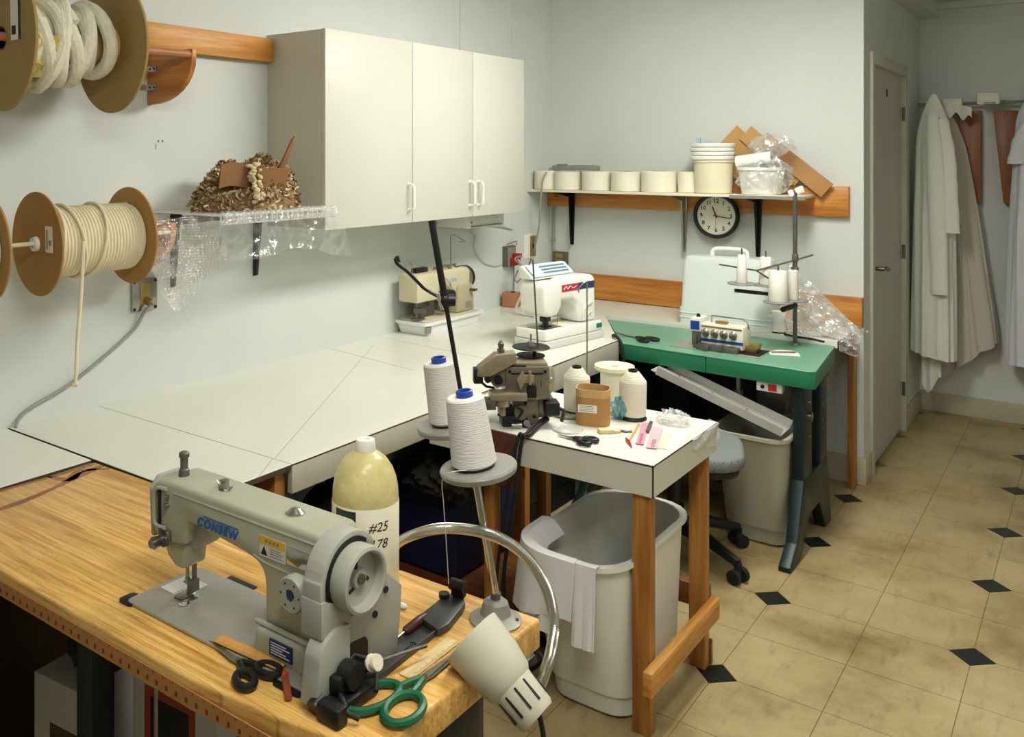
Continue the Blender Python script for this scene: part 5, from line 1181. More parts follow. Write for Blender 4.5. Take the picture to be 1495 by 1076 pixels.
# clear plastic bag slumped behind the stand
pb = thing('plastic_bag', 'big clear plastic bag slumped over the worktop end beside the wall', 'bag')
film('bagfilm', 0.42, 0.5, 0.12, 1.0, 24)
def bagf(u, v):
    # ridge from the stand down to the right, skirt falling to the worktop and over its end
    ridge = Vector((-1.185, 4.60, 1.09)).lerp(Vector((-0.865, 4.56, 0.80)), u)
    foot = Vector((-1.205, 4.475, CZ+0.004)).lerp(Vector((-0.855, 4.46, 0.70)), u)
    p = ridge.lerp(foot, v); w_ = 0.018*math.sin(u*19+v*7)+0.012*math.sin(u*7-v*15)+0.009*math.sin(u*31+v*23)+0.05*noise.turbulence(Vector((u*5, v*5, 0.3)), 4, False)-0.02
    p += Vector((0.25, -0.85, 0.1))*w_*(0.3+v)+Vector((0, -0.05, 0))*math.sin(v*PI)
    if p.x < -0.94: p.z = max(p.z, CZ+0.004)
    return p
MB().sheet(bagf, 70, 56, 0.0).build('front_film', 'bagfilm', pb)
def bagb(u, v):
    p = bagf(u, 0.15*v); return Vector((p.x-0.01, 4.60+0.15*v, max(CZ+0.004, p.z*(1-v)+(CZ+0.01)*v)+0.015*math.sin(u*17+v*9)*(1-v)*v*3))
MB().sheet(bagb, 30, 16, 0.0).build('rear_film', 'bagfilm', pb)
# ------------------------------------------------------------------ thread stand on the wooden table
ths = thing('thread_stand', 'grey two-disc thread stand with a chrome pole on the wooden table', 'thread stand', (-0.86, 1.392, WZ))
mat('stand_grey', (146, 146, 138), 0.4, metal=0.15)
TO = Vector((-0.86, 1.392, WZ))
MB().lathe([(0.0, 0.0), (0.046, 0.0), (0.047, 0.004), (0.040, 0.007), (0.028, 0.014), (0.022, 0.034), (0.014, 0.040), (0, 0.040)], 36).build('base', 'stand_grey', ths)
for a in (20, 140, 260): MB().cyl((0.038*math.cos(R(a)), 0.038*math.sin(R(a)), 0.005), (0.038*math.cos(R(a)), 0.038*math.sin(R(a)), 0.009), 0.004, n=8).build('base_screw', 'ink', ths)
MB().lathe([(0, 0.038), (0.010, 0.038), (0.010, 0.05), (0, 0.05)], 6).build('nut', 'dull', ths)
p_top = spot(630, 322, d=1.60)-TO; p_bot = Vector((0, 0, 0.045))
def along(f): return p_bot.lerp(p_top, f)
MB().cyl(along(0), along(0.48), 0.0072, n=14).build('lower_pole', 'chrome', ths)
MB().cyl(along(0.48), along(0.83), 0.0042, n=12).build('upper_pole', 'black', ths)
MB().cyl(along(0.80), along(1.0), 0.0062, n=12).cyl(along(0.775), along(0.81), 0.009, n=12).build('pole_sleeve', 'black', ths)
ax = (p_top-p_bot).normalized()
q0 = along(0.79)
MB().tube(smooth_path([q0, spot(622, 423, d=1.61)-TO, spot(612, 414, d=1.60)-TO, spot(595, 397, d=1.58)-TO, spot(580, 385, d=1.56)-TO, spot(577, 377, d=1.56)-TO], 5), 0.003, 8).tube([spot(577, 378, d=1.56)-TO, spot(582, 382, d=1.56)-TO, spot(579, 374, d=1.56)-TO], 0.004, 6).build('thread_hook_arm', 'black', ths)
MB().ball(q0, 0.012, (1, 1, 1.2), 12).cyl(q0, q0+Vector((0.012, 0.012, 0)), 0.011).build('clamp', 'black', ths)
MB().cyl(spot(640, 428, d=1.60)-TO, spot(646, 452, d=1.60)-TO, 0.0035, n=8).build('clamp_screw', 'chrome', ths)
# two discs on a crossbar
c1 = spot(698, 680, d=1.52)-TO; c2 = spot(658, 618, d=1.735)-TO
tilt = (UP*0.99-RT*0.14).normalized()
for c_ in (c1, c2):
    MB().lathe([(0, 0), (0.060, 0), (0.0645, 0.003), (0.066, 0.010), (0.064, 0.0135), (0.0, 0.0120)], 48, p0=c_-tilt*0.013, d=tilt).build('disc', 'stand_grey', ths)
MB().tube([c1-tilt*0.013, along(0.385), c2-tilt*0.013], 0.006, 8).build('crossbar', 'stand_grey', ths)
mat('thread_grey', (216, 213, 207), 0.8, bump=0.5, bscale=60, stretch=(1, 1, 14))
for c_, lb, r0, r1, h, sh in ((c1, 'white thread cone with blue core on the front disc of the stand', 0.0385, 0.0325, 0.118, 0.0), (c2, 'white thread cone with blue core on the rear disc, behind the pole', 0.0345, 0.031, 0.118, 0.0)):
    pos = TO+c_+(RT*-0.006 if sh == 0 else Vector())
    t = thing('thread_cone', lb, 'thread cone', pos+tilt*0.0008, 0, 'blue-core thread cones')
    t.rotation_euler = tilt.to_track_quat('Z', 'Y').to_euler()
    MB().lathe([(0, 0.003), (r0-0.004, 0.003), (r0, 0.007), (r1, h-0.003), (r1-0.003, h), (0.012, h), (0, h-0.001)], 40).build('thread', 'thread_grey', t)
    MB().lathe([(0, 0), (r0-0.004, 0), (r0-0.004, 0.003), (0, 0.003)], 32).build('cone_base', 'black', t)
    MB().lathe([(0.010, h-0.002), (0.0145, h-0.002), (0.0145, h+0.009), (0.0125, h+0.0105), (0.010, h+0.010), (0.009, h+0.002), (0, h+0.001)], 28).build('core_tip', 'blue', t)
tag(MB().tube(smooth_path([TO+c1-RT*0.005-FW*0.03+UP*0.004, TO+c1-RT*0.045-FW*0.035+UP*0.002, spot(646, 700, d=1.52), spot(648, 740, d=1.54), spot(652, 800, d=1.57), spot(655, 852, d=1.6)], 6), 0.0008, 5).build('loose_thread', 'thread_w'), 'loose thread end dangling from the front disc of the thread stand', 'thread')

# ------------------------------------------------------------------ gooseneck lamp
mat('lamp_beige', (196, 192, 172), 0.4)
mat('flexm', (210, 208, 200), 0.22, metal=1.0, bump=0.6, bscale=8)
glp = thing('gooseneck_lamp', 'beige lamp on a chrome gooseneck hanging beyond the wooden table edge', 'lamp', (-1.16, 1.412, WZ))
GO = Vector((-1.16, 1.412, WZ))
neck = [Vector((-1.16, 1.412, WZ+0.012)), spot(560, 830, d=1.84), spot(573, 802, d=1.83), spot(594, 785, d=1.79), spot(640, 772, d=1.70), spot(695, 775, d=1.62), spot(742, 792, d=1.58), spot(778, 824, d=1.55), spot(800, 865, d=1.53), spot(809, 910, d=1.51), spot(805, 950, d=1.51), spot(794, 985, d=1.50), spot(784, 1008, d=1.48)]
np_ = [p-GO for p in smooth_path(neck, 14)]
nk = MB().tube(np_, 0.0092, 10)
nk.build('gooseneck', 'flexm', glp)
rg = MB()
for i in range(0, len(np_)-1):
    a, b = np_[i], np_[i+1]
    for f in (0.15, 0.65):
        c_ = a.lerp(b, f); d = (b-a).normalized()
        rg.lathe([(0.009, -0.0011), (0.0101, 0), (0.009, 0.0011)], 12, p0=c_, d=d)
o = rg.build('neck_coil', 'flexm', glp); o['kind'] = 'stuff'
MB().lathe([(0, 0), (0.018, 0), (0.018, 0.006), (0.012, 0.014), (0.01, 0.02), (0, 0.02)], 24).build('mount', 'black', glp)
rim_c = spot(688, 929, d=1.47); end_c = spot(783, 1044, d=1.44)
vw = (rim_c-Vector((0, 0, CAM_H))).normalized(); av = end_c-rim_c; av = av-vw*av.dot(vw); av = av-vw*(0.10*av.length)
end_c = rim_c+av; axd = av.normalized(); LL = av.length
MB().lathe([(0.0515, 0.0), (0.053, 0.001), (0.050, 0.05), (0.0425, LL*0.58), (0.0365, LL*0.63), (0.0335, LL*0.96), (0.030, LL), (0.0, LL), (0.0, LL-0.003), (0.029, LL-0.004), (0.033, LL*0.6), (0.039, LL*0.53), (0.047, 0.05), (0.050, 0.0)], 44, p0=rim_c-GO, d=axd).build('shade', 'lamp_beige', glp)
MB().lathe([(0.0, LL*0.5), (0.02, LL*0.5), (0.024, LL*0.3), (0.018, LL*0.15), (0, LL*0.12)], 20, p0=rim_c-GO, d=axd).build('bulb', 'white_p', glp)
SMt = Matrix.Translation(rim_c-GO) @ axd.to_track_quat('Z', 'Y').to_matrix().to_4x4()
tocam = SMt.to_3x3().inverted() @ (-FW); a0 = math.degrees(math.atan2(tocam.y, tocam.x))
for da in (-150, -100, -50, -18, 14, 46, 90, 140): MB().box(0.0346, 0.0366, -0.0018, 0.0018, LL*0.66, LL*0.90).build('vent_slot', 'black', glp, M=SMt @ RZ(a0+da))

# ------------------------------------------------------------------ bottle of pale yellow stuff
bt = thing('plastic_bottle', 'tall plastic bottle of yellowish powder with handwritten numbers on a white label', 'bottle', (-1.122, 1.338, WZ), R(-35))
mat('bottle_yel', (228, 216, 152), 0.2, trans=0.15, var=0.2, vscale=26, ior=1.3, bump=0.5, bscale=45)
mat('bottle_lab', (230, 226, 204), 0.5)
MB().lathe([(0, 0), (0.060, 0), (0.065, 0.005), (0.066, 0.012), (0.0645, 0.02), (0.0645, 0.185), (0.0635, 0.200), (0.060, 0.218), (0.053, 0.236), (0.042, 0.252), (0.030, 0.262), (0.0195, 0.268), (0.0175, 0.275), (0, 0.275)], 48).build('body', 'bottle_yel', bt)
MB().lathe([(0.0650, 0.022), (0.0655, 0.023), (0.0655, 0.175), (0.0650, 0.176)], 48).build('label', 'bottle_lab', bt)
MB().lathe([(0, 0.268), (0.0195, 0.268), (0.020, 0.270), (0.0185, 0.288), (0.0175, 0.290), (0.008, 0.290), (0.007, 0.287), (0, 0.287)], 30).build('cap', 'white_p', bt)
mat('marker', (64, 44, 30), 0.7); mat('label_pic', (60, 80, 70), 0.6, var=0.6, vscale=60)
def wrap_text(name, body, size, m, ang, z, r=0.0660):
    o = text(name, body, size, m, bt, Matrix(), extrude=0.0, bold=0.0002, shear=0.25)
    me = o.data
    for v in me.vertices:
        a = R(ang)+v.co.x/r; v.co = Vector((r*math.cos(a), r*math.sin(a), z+v.co.y))
    return o
# the side facing the camera is about -90+... degrees in local space
fc = math.degrees(math.atan2(-1.338, 1.122))+35
wrap_text('handwriting', '#25', 0.025, 'marker', fc+22, 0.142)
wrap_text('handwriting', '178', 0.025, 'marker', fc+22, 0.110)
def patch(name, m, a0, a1, z0, z1, r=0.0658):
    return MB().sheet(lambda u, v: Vector((r*math.cos(R(a0+(a1-a0)*u)), r*math.sin(R(a0+(a1-a0)*u)), z0+(z1-z0)*v)), 10, 2, 0.0).build(name, m, bt)
patch('label_picture', 'label_pic', fc-58, fc-16, 0.150, 0.172)
for i in range(8): patch('barcode_bar', 'ink', fc-36+i*2.4, fc-35+i*2.4, 0.128, 0.145)

# ------------------------------------------------------------------ tools on the wooden table
def ring(mb, cx_, cy_, a, b, ang, z, r, n=28, squash=0.7):
    pts = []
    for i in range(n):
        t = 2*PI*i/n; x, y = a*math.cos(t), b*math.sin(t); c_, s_ = math.cos(ang), math.sin(ang)
        pts.append((cx_+x*c_-y*s_, cy_+x*s_+y*c_, z))
    return mb.tube(pts, r, 8, closed=True)
def scissors(label, loc, ang, hm, L_=0.115, op=7, big=1.0, blade='steel', ha=0.026, hb=0.017, asym=True):
    t = thing('scissors', label, 'scissors', loc, ang)
    for s_, nm in ((1, 'blade'), (-1, 'blade')):
        M_ = RZ(s_*op/2)
        MB().prism([(-0.012, -0.006*s_), (-0.012, 0.005*s_), (L_*0.15, 0.008*s_), (L_, 0.001*s_), (L_, -0.001*s_), (0, -0.006*s_)], 'z', 0.003+0.0015*(s_ > 0), 0.005+0.0015*(s_ > 0), 0.0004, 1).build(nm, blade, t, M=M_)
        hh = MB(); a = ha*(1.25 if s_ < 0 and asym else 1.0)*big
        hh.tube([(-0.008, -0.002*s_, 0.006), (-0.03, -0.008*s_, 0.007), (-0.045*big, -0.012*s_, 0.007)], [0.006, 0.006, 0.0055], 8)
        ring(hh, -0.050*big-a*0.80, -0.0205*s_*big, a*1.08, hb*big, R(9*s_), 0.0078, 0.0068)
        hh.build('handle', hm, t, M=RZ(s_*op/2))
    MB().cyl((0, 0, 0.002), (0, 0, 0.0085), 0.005, n=14).build('pivot_screw', 'dull', t)
    return t
mat('green_h', (14, 92, 58), 0.4)
p = spot(620, 990, z=WZ+0.005); q = spot(655, 950, z=WZ+0.005)
scissors('green-handled tailor scissors at the front of the wooden table', (p.x-0.0, p.y, WZ+0.001), math.atan2(0.14, -0.005)-0.05, 'green_h', L_=0.10, op=3, big=1.2, ha=0.030, hb=0.022)
p = spot(352, 968, z=WZ)
d_ = (spot(315, 935, z=WZ)-spot(375, 985, z=WZ))
scissors('black-handled scissors lying against the sewing machine base', (p.x, p.y-0.006, WZ+0.001), math.atan2(d_.y, d_.x), 'black', L_=0.085, op=9, big=0.85, ha=0.024, hb=0.016, asym=False)
def ruler(label, p, q, w_, m, z=WZ+0.001, marks=True, th=0.0022):
    p = Vector(p); q = Vector(q); d = q-p; t = thing('ruler', label, 'ruler', (p.x, p.y, z), math.atan2(d.y, d.x))
    L_ = d.length; MB().box(0, L_, -w_/2, w_/2, 0, th, 0.0004, 1).build('strip', m, t)
    if marks:
        k = MB()
        for i in range(int(L_/0.0032)): k.box(0.002+i*0.0032, 0.0025+i*0.0032, -w_/2+0.001, -w_/2+0.001+(0.008 if i % 5 == 0 else 0.004), th, th+0.0002)
        k.build('graduation', 'ink', t)['kind'] = 'stuff'
    return t
wood('ruler_ash', (196, 172, 120), (216, 192, 142), (226, 206, 162), 'x', knots=False)
wood('ruler_dk', (176, 124, 56), (198, 146, 72), (210, 160, 88), 'x', knots=False)
ruler('pale wooden ruler beside the grey belt guard on the wooden table', spot(592, 990, z=WZ), spot(662, 936, z=WZ), 0.026, 'ruler_ash')
ruler('short honey-coloured wooden ruler leaning on the machine bed', spot(318, 930, z=WZ+0.012), spot(412, 972, z=WZ+0.012), 0.024, 'ruler_dk', WZ+0.0095)
# seam ripper
sr = thing('seam_ripper', 'orange-handled seam ripper lying at the table front', 'seam ripper', tuple(spot(414, 985, z=WZ)[:2])+(WZ+0.007,), 0)
dd = spot(424, 1038, z=WZ)-spot(414, 985, z=WZ); sr.rotation_euler = (0, 0, math.atan2(dd.y, dd.x))
mat('orange', (206, 84, 36), 0.4, trans=0.1); mat('orange_d', (150, 70, 44), 0.45)
MB().lathe([(0, 0), (0.004, 0.0), (0.0065, 0.010), (0.006, 0.022), (0, 0.022)], 10).build('collar', 'orange', sr, M=RY(90))
MB().lathe([(0, 0.022), (0.0055, 0.022), (0.0062, 0.06), (0.0055, 0.075), (0, 0.076)], 8).build('handle', 'orange_d', sr, M=RY(90))
MB().cyl((-0.02, 0, 0), (0, 0, 0), 0.0015, n=8).build('blade', 'steel', sr)
# grey belt guard lying on the table
mat('guard_grey', (70, 72, 74), 0.4, metal=0.3, var=0.2, vscale=12)
gb = thing('belt_guard', 'dark grey metal belt guard lying behind the green scissors', 'belt guard', (-0.925, 1.075, WZ), R(90+3))
MB().box(0.0, 0.24, -0.022, 0.022, 0.001, 0.004, 0.001).box(0.0, 0.24, -0.024, -0.021, 0.001, 0.012, 0.001).build('long_plate', 'guard_grey', gb)
MB().prism([(0.20, -0.030), (0.23, -0.034), (0.31, -0.02), (0.335, 0.0), (0.335, 0.018), (0.30, 0.026), (0.22, 0.024)], 'z', 0.004, 0.016, 0.002).build('wide_end', 'guard_grey', gb)
MB().box(0.315, 0.33, -0.012, 0.016, 0.016, 0.040, 0.004).cyl((0.322, -0.012, 0.036), (0.322, 0.018, 0.036), 0.011).cyl((0.30, 0.02, 0.018), (0.30, 0.02, 0.026), 0.010).build('end_clamp', 'black', gb)
MB().tube([(0.13, -0.008, 0.0045), (0.16, -0.008, 0.0045), (0.155, -0.002, 0.0045)], 0.0014, 6).tube([(0.16, -0.008, 0.0045), (0.155, -0.013, 0.0045)], 0.0014, 6).build('arrow_mark', 'ink', gb)
# long needle-thin screwdriver behind the machine, and knob lever
sd = thing('screwdriver', 'dark red handled screwdriver lying behind the sewing machine', 'screwdriver', tuple(spot(612, 915, z=WZ)[:2])+(WZ+0.010,), math.atan2(*( (spot(585, 935, z=WZ)-spot(612, 915, z=WZ)).yx)))
mat('maroon', (66, 26, 22), 0.4)
MB().lathe([(0, -0.02), (0.008, -0.018), (0.0095, 0.0), (0.008, 0.04), (0.005, 0.045), (0, 0.046)], 12).build('handle', 'maroon', sd, M=RY(90))
MB().cyl((0.045, 0, 0), (0.13, 0, -0.006), 0.0025, n=8).build('shaft', 'steel', sd)
tag(MB().ball(tuple(spot(588, 889, z=WZ)[:2])+(WZ+0.006,), 0.008, (1.3, 0.8, 0.7), 10).build('white_button', 'white_p'), 'small white button on the table beside the bottle', 'button')

# ------------------------------------------------------------------ things on the small white table
mat('thread_cream', (226, 222, 204), 0.6, bump=0.6, bscale=50, stretch=(1, 1, 6))
def cone2(label, u, v, r, h, m):
    p = spot(u, v, z=SZ); t = thing('thread_spool', label, 'thread spool', (p.x, p.y, SZ+0.0005), 0, 'large spools on the small white table')
    MB().lathe([(0, 0), (r*0.98, 0), (r*1.0, 0.003), (r*0.9, 0.010), (r*0.86, 0.014), (0, 0.014)], 30).build('base', 'black', t)
    MB().lathe([(0, 0.012), (r*0.90, 0.012), (r*0.94, 0.018), (r*0.98, h*0.74), (r*0.96, h*0.77), (r*0.45, h*0.955), (0, h*0.955)], 36).build('thread', m, t)
    MB().lathe([(0, h*0.95), (r*0.34, h*0.95), (r*0.34, h), (r*0.2, h), (r*0.2, h*0.97), (0, h*0.97)], 24).build('core_tip', 'black', t)
    return t
c_a = cone2('cream thread cone behind the cardboard tube on the small table', 842, 603, 0.044, 0.155, 'thread_cream')
c_b = cone2('cream thread cone in front of the wide flanged spool on the small table', 924, 611, 0.044, 0.158, 'thread_cream')
mat('disc_green', (110, 116, 100), 0.5)
ds_ = MB().lathe([(0, 0), (0.055, 0), (0.057, 0.004), (0.055, 0.007), (0, 0.007)], 36).build('thread_disc', 'disc_green'); ds_.location = spot(830, 606, z=SZ)+Vector((0.0, 0.0, 0.0003))
tag(ds_, 'grey-green disc lying left of the cream thread cones', 'disc')
p = spot(897, 590, z=SZ); fs = thing('flanged_spool', 'wide cream plastic spool with round flanges at the back of the small table', 'spool', (p.x, p.y, SZ+0.0005))
mat('spool_cream', (228, 222, 186), 0.45)
for z in (0.0, 0.118): MB().lathe([(0.012, z), (0.064, z), (0.068, z+0.003), (0.066, z+0.014), (0.05, z+0.015), (0.046, z+0.011), (0.015, z+0.011), (0.012, z)], 44).build('flange', 'spool_cream', fs)
MB().lathe([(0.02, 0.012), (0.047, 0.014), (0.047, 0.116), (0.02, 0.118)], 36).build('thread', 'thread_cream', fs)
# cardboard tube
p = spot(866, 617, z=SZ); ct = thing('cardboard_container', 'open brown cardboard tube with a white sticker on the small table', 'container', (p.x, p.y, SZ+0.0005), R(20))
mat('card_tube', (176, 130, 74), 0.7, var=0.08); mat('card_tube2', (196, 160, 104), 0.8)
mb = MB(); q_ = rrect(-0.052, 0.052, -0.045, 0.045, 0.028, 5)
loft(mb, [[(x, y, 0) for x, y in q_], [(x, y, 0.088) for x, y in q_], [(x*0.95, y*0.94, 0.088) for x, y in q_], [(x*0.95, y*0.94, 0.006) for x, y in q_]], True); mb.build('body', 'card_tube', ct)
mb = MB(); qi = [(x*0.95, y*0.94) for x, y in q_]
t = bmesh.new(); rgs = [[t.verts.new((x, y, z)) for x, y in pp] for pp, z in ((q_, 0.0882), (q_, 0.112), (qi, 0.112), (qi, 0.0882))]; n = len(q_)
for a, b in zip(rgs, rgs[1:]+rgs[:1]):
    for i in range(n): t.faces.new((a[i], a[(i+1) % n], b[(i+1) % n], b[i]))
bmesh.ops.recalc_face_normals(t, faces=t.faces[:]); mb._add(t); mb.build('top_band', 'card_tube2', ct)
MB().box(-0.042, 0.016, -0.0458, -0.0450, 0.042, 0.066).build('sticker', 'paper', ct)
k_ = MB()
for i in range(4): k_.box(-0.038, 0.008-0.004*(i % 2), -0.0462, -0.0458, 0.046+i*0.005, 0.048+i*0.005)
k_.build('sticker_print', 'grey_p', ct)['kind'] = 'stuff'
lid_ = MB().lathe([(0, 0.001), (0.044, 0.001), (0.047, 0.004), (0.0465, 0.006), (0.043, 0.003), (0, 0.003)], 36).build('plastic_disc', film('lidfilm', 0.45, 0.4, 0.15, 0.2, 10)); lid_.location = spot(829, 628, z=SZ)
tag(lid_, 'round clear plastic disc lying left of the cardboard tube', 'disc')
mat('teal_film', (110, 170, 180), 0.2, alpha=0.7, bump=0.8, bscale=40)
p = spot(904, 612, z=SZ); tag(crumple((p.x, p.y, SZ+0.034), 0.026, 0.022, 0.033, 31, 12, 0.22, SZ+0.001).build('plastic_pouch', 'teal_film'), 'small teal plastic pouch between the cardboard tube and the thread cone', 'pouch')
p = spot(984, 618, z=SZ); tag(crumple((p.x, p.y, SZ+0.018), 0.052, 0.04, 0.022, 41, 14, 0.22, SZ+0.001).build('plastic_pouch', 'crinkle'), 'small clear crumpled plastic pouch near the far corner of the small table', 'pouch')
# black scissors, chalk, tape measure bits, pens
p = spot(835, 642, z=SZ); d_ = spot(815, 634, z=SZ)-spot(870, 648, z=SZ)
scissors('black-handled snips lying open in front of the cardboard tube', (p.x, p.y, SZ+0.001), math.atan2(d_.y, d_.x), 'black', L_=0.05, op=5, big=0.8, ha=0.022, hb=0.015, asym=False)
mat('chalk', (214, 196, 152), 0.8)
p = spot(884, 632, z=SZ); tag(MB().prism(rrect(-0.022, 0.022, -0.014, 0.014, 0.005), 'z', 0, 0.012, 0.003).prism(rrect(0.024, 0.045, -0.010, 0.012, 0.004), 'z', 0, 0.008, 0.002).build('chalk_piece', 'chalk', M=T(p.x, p.y, SZ+0.0005) @ RZ(40)), 'beige tailor chalk lying in front of the cardboard tube', 'chalk')
p = spot(908, 631, z=SZ); tag(MB().tube(smooth_path([(-0.03, 0, 0.003), (-0.01, 0.01, 0.004), (0.01, -0.006, 0.003), (0.03, 0.006, 0.003)], 5), 0.003).tube(smooth_path([(-0.03, -0.01, 0.003), (0, 0.0, 0.005), (0.03, -0.006, 0.003)], 5), 0.003).build('metal_clips', 'dull', M=T(p.x, p.y, SZ+0.0005) @ RZ(38)), 'dull metal clips lying beside the beige chalk', 'clips')
mat('pink', (226, 138, 160), 0.6); mat('pink2', (234, 170, 182), 0.6); mat('rule_cream', (226, 214, 178), 0.6)
def slip(name, label, u0, v0, u1, v1, w_, m, z=0.0005, cat='ruler', th=0.002):
    a = spot(u0, v0, z=SZ); b = spot(u1, v1, z=SZ); d = b-a; o = MB().box(0, d.length, -w_/2, w_/2, 0, th, 0.0004, 1).build(name, m); o.location = (a.x, a.y, SZ+z); o.rotation_euler = (0, 0, math.atan2(d.y, d.x))
    return tag(o, label, cat)
pk1 = slip('measuring_tape', 'folded pink measuring tape strip standing left on the small table', 934, 650, 942, 619, 0.022, 'pink', 0.003, 'tape')
k_ = MB()
for i in range(12): k_.box(0.006+i*0.008, 0.009+i*0.008, -0.004, 0.004, 0.002, 0.0023)
k_.build('tape_mark', 'ink', pk1)['kind'] = 'stuff'
pk2 = slip('measuring_tape', 'folded pink measuring tape strip lying right of the first one', 951, 656, 960, 626, 0.030, 'pink2', 0.003, 'tape')
k_ = MB()
for i in range(10): k_.box(0.006+i*0.008, 0.009+i*0.008, -0.008, 0.004, 0.002, 0.0023)
k_.build('tape_mark', 'ink', pk2)['kind'] = 'stuff'
slip('wooden_ruler_piece', 'cream strip under the right end of the pink tapes', 966, 656, 974, 630, 0.026, 'rule_cream', 0.0005)
slip('wooden_ruler_piece', 'brown wooden strip left of the pink tapes', 919, 645, 933, 620, 0.008, 'ruler_dk', 0.0005)
slip('card_slip', 'white printed card under the pink tapes', 924, 647, 944, 628, 0.032, 'paper', 0.0005, 'card', 0.001)
slip('seam_tool', 'grey handled tool between the pink tape strips', 945, 634, 951, 620, 0.010, 'dull', 0.006, 'tool', 0.006)
a = spot(914, 641, z=SZ); b = spot(930, 666, z=SZ); dv = (b-a).normalized(); sd_ = Vector((-dv.y, dv.x, 0))
tz = thing('tweezers', 'small pointed tweezers lying near the front corner of the small table', 'tweezers', (a.x, a.y, SZ+0.003))
for s_ in (-1, 1): MB().tube([(0, 0, 0), tuple(dv*0.03+sd_*0.004*s_), tuple(dv*0.085+sd_*0.0005*s_)], [0.0022, 0.003, 0.0008], 6).build('prong', 'steel' if s_ > 0 else 'red', tz)

# ------------------------------------------------------------------ on the green table
d_ = spot(905, 488, z=GZ)-spot(955, 500, z=GZ); p = spot(928, 494, z=GZ)
scissors('large black scissors lying on the left of the green table', (p.x, p.y, GZ+0.001), math.atan2(d_.y, d_.x), 'black', L_=0.14, op=10, big=1.1, blade='steel', asym=False)
p = spot(1145, 517, z=GZ); tag(MB().box(-0.06, 0.06, -0.035, 0.035, 0, 0.002).build('paper_slip', 'paper', M=T(p.x, p.y, GZ+0.0005) @ RZ(20)), 'white paper slip on the right front of the green table', 'paper')
tn = thing('thread_snips', 'dark thread snips lying on the white paper slip', 'snips', (p.x-0.005, p.y+0.005, GZ+0.003), R(35))
MB().tube(smooth_path([(-0.05, 0.0, 0.004), (-0.02, 0.016, 0.006), (0.02, 0.012, 0.006), (0.05, 0.0, 0.004)], 5), 0.004).build('arm', 'cream_p', tn); MB().tube(smooth_path([(-0.05, 0.0, 0.004), (-0.02, -0.010, 0.006), (0.02, -0.008, 0.006), (0.05, 0.0, 0.004)], 5), 0.003).build('arm', 'dull', tn)
cable('black cord curving off the left end of the green table', [spot(884, 484, z=GZ+0.008), spot(893, 490, z=GZ+0.008), (-1.75, 3.86, 0.785), (-1.71, 3.835, 0.765), (-1.695, 3.83, 0.70), (-1.69, 3.84, 0.5), (-1.75, 3.90, 0.2)], 0.007, 'rubber')
cable('brown cord lying on the worktop behind the overlock stand', [spot(1145, 488, z=CZ+0.006), spot(1165, 492, z=CZ+0.006), spot(1185, 495, z=CZ+0.006), spot(1203, 499, z=CZ+0.006)], 0.005, 'rubber')

# ------------------------------------------------------------------ closet end: coats, caps and brackets
mat('coat_w', (226, 230, 218), 0.9, sheen=0.3, bump=0.15, bscale=60)
mat('coat_g', (196, 190, 176), 0.9, sheen=0.3, bump=0.15, bscale=60)
mat('coat_b', (214, 216, 226), 0.9, sheen=0.3, bump=0.15, bscale=60)
def coat(name, label, top, wtop, wbot, zt, zb, depth, m, seed, sleeve=None, skew=0.0, hem=0.0, opening=True, ramp=0.20):
    t = thing(name, label, 'coat', (top[0], top[1], 0), 0)
    rnd = random.Random(seed); ph = [rnd.uniform(0, 6) for _ in range(6)]
    def f(u, v):
        a = u*2*PI; w_ = wtop+(wbot-wtop)*min(1, v*1.1)**0.8; dp = depth*(0.35+0.65*min(1, v*2.0))
        sh_ = 1.0 if v > ramp else 0.12+0.88*math.sin(v/ramp*PI/2)**0.8
        g_ = min(1, v*2)
        pl = 1+0.10*math.sin(6*a+ph[0]+v*1.2)*g_+0.07*math.sin(11*a+ph[1]-v*1.5)*g_+0.03*math.sin(19*a+ph[2])*g_
        return Vector((w_*0.5*math.cos(a)*sh_*pl+skew*v, dp*0.5*math.sin(a)*sh_*pl, zt-(zt-zb)*v-hem*v*math.cos(a)))
    MB().sheet(f, 84, 30, 0.0).build('body', m, t, smooth=60)
    if opening:
        MB().tube([(0.06*wtop+skew*0.1, -depth*0.30, zt-0.16), (0.12*wbot+skew*0.5, -depth*0.50, (zt+zb)/2), (0.1*wbot+skew, -depth*0.52, zb+0.02)], [0.003, 0.005, 0.004], 6).build('front_edge', m, t)
    for k in (sleeve or []):
        P_ = smooth_path([Vector(p) for p in k], 6); n = len(P_)
        tt = bmesh.new(); rgs = []
        for i_, p in enumerate(P_):
            f_ = i_/(n-1); rx = 0.030+0.020*math.sin(min(1, f_*1.6)*PI*0.5)-0.006*f_; ry = 0.022
            rgs.append([tt.verts.new((p.x+rx*math.cos(2*PI*q/16)*(1+0.06*math.sin(i_*1.7+q)), p.y+ry*math.sin(2*PI*q/16), p.z)) for q in range(16)])
        for a_, b_ in zip(rgs, rgs[1:]):
            for q in range(16): tt.faces.new((a_[q], a_[(q+1) % 16], b_[(q+1) % 16], b_[q]))
        tt.faces.new(rgs[0][::-1]); tt.faces.new(rgs[-1]); bmesh.ops.recalc_face_normals(tt, faces=tt.faces[:])
        mb_ = MB(); mb_._add(tt); mb_.build('sleeve', m, t, smooth=60)
    return t
coat('lab_coat', 'long white coat hanging nearest the door on the far wall', (-0.795, 6.20), 0.17, 0.215, 1.975, 0.42, 0.19, 'coat_w', 2,
     sleeve=[[(0.05, -0.055, 1.82), (0.075, -0.085, 1.62), (0.085, -0.095, 1.42), (0.10, -0.095, 1.16)], [(0.0, -0.065, 1.85), (0.02, -0.105, 1.6), (0.03, -0.11, 1.3), (0.045, -0.11, 0.80)]], hem=0.02)
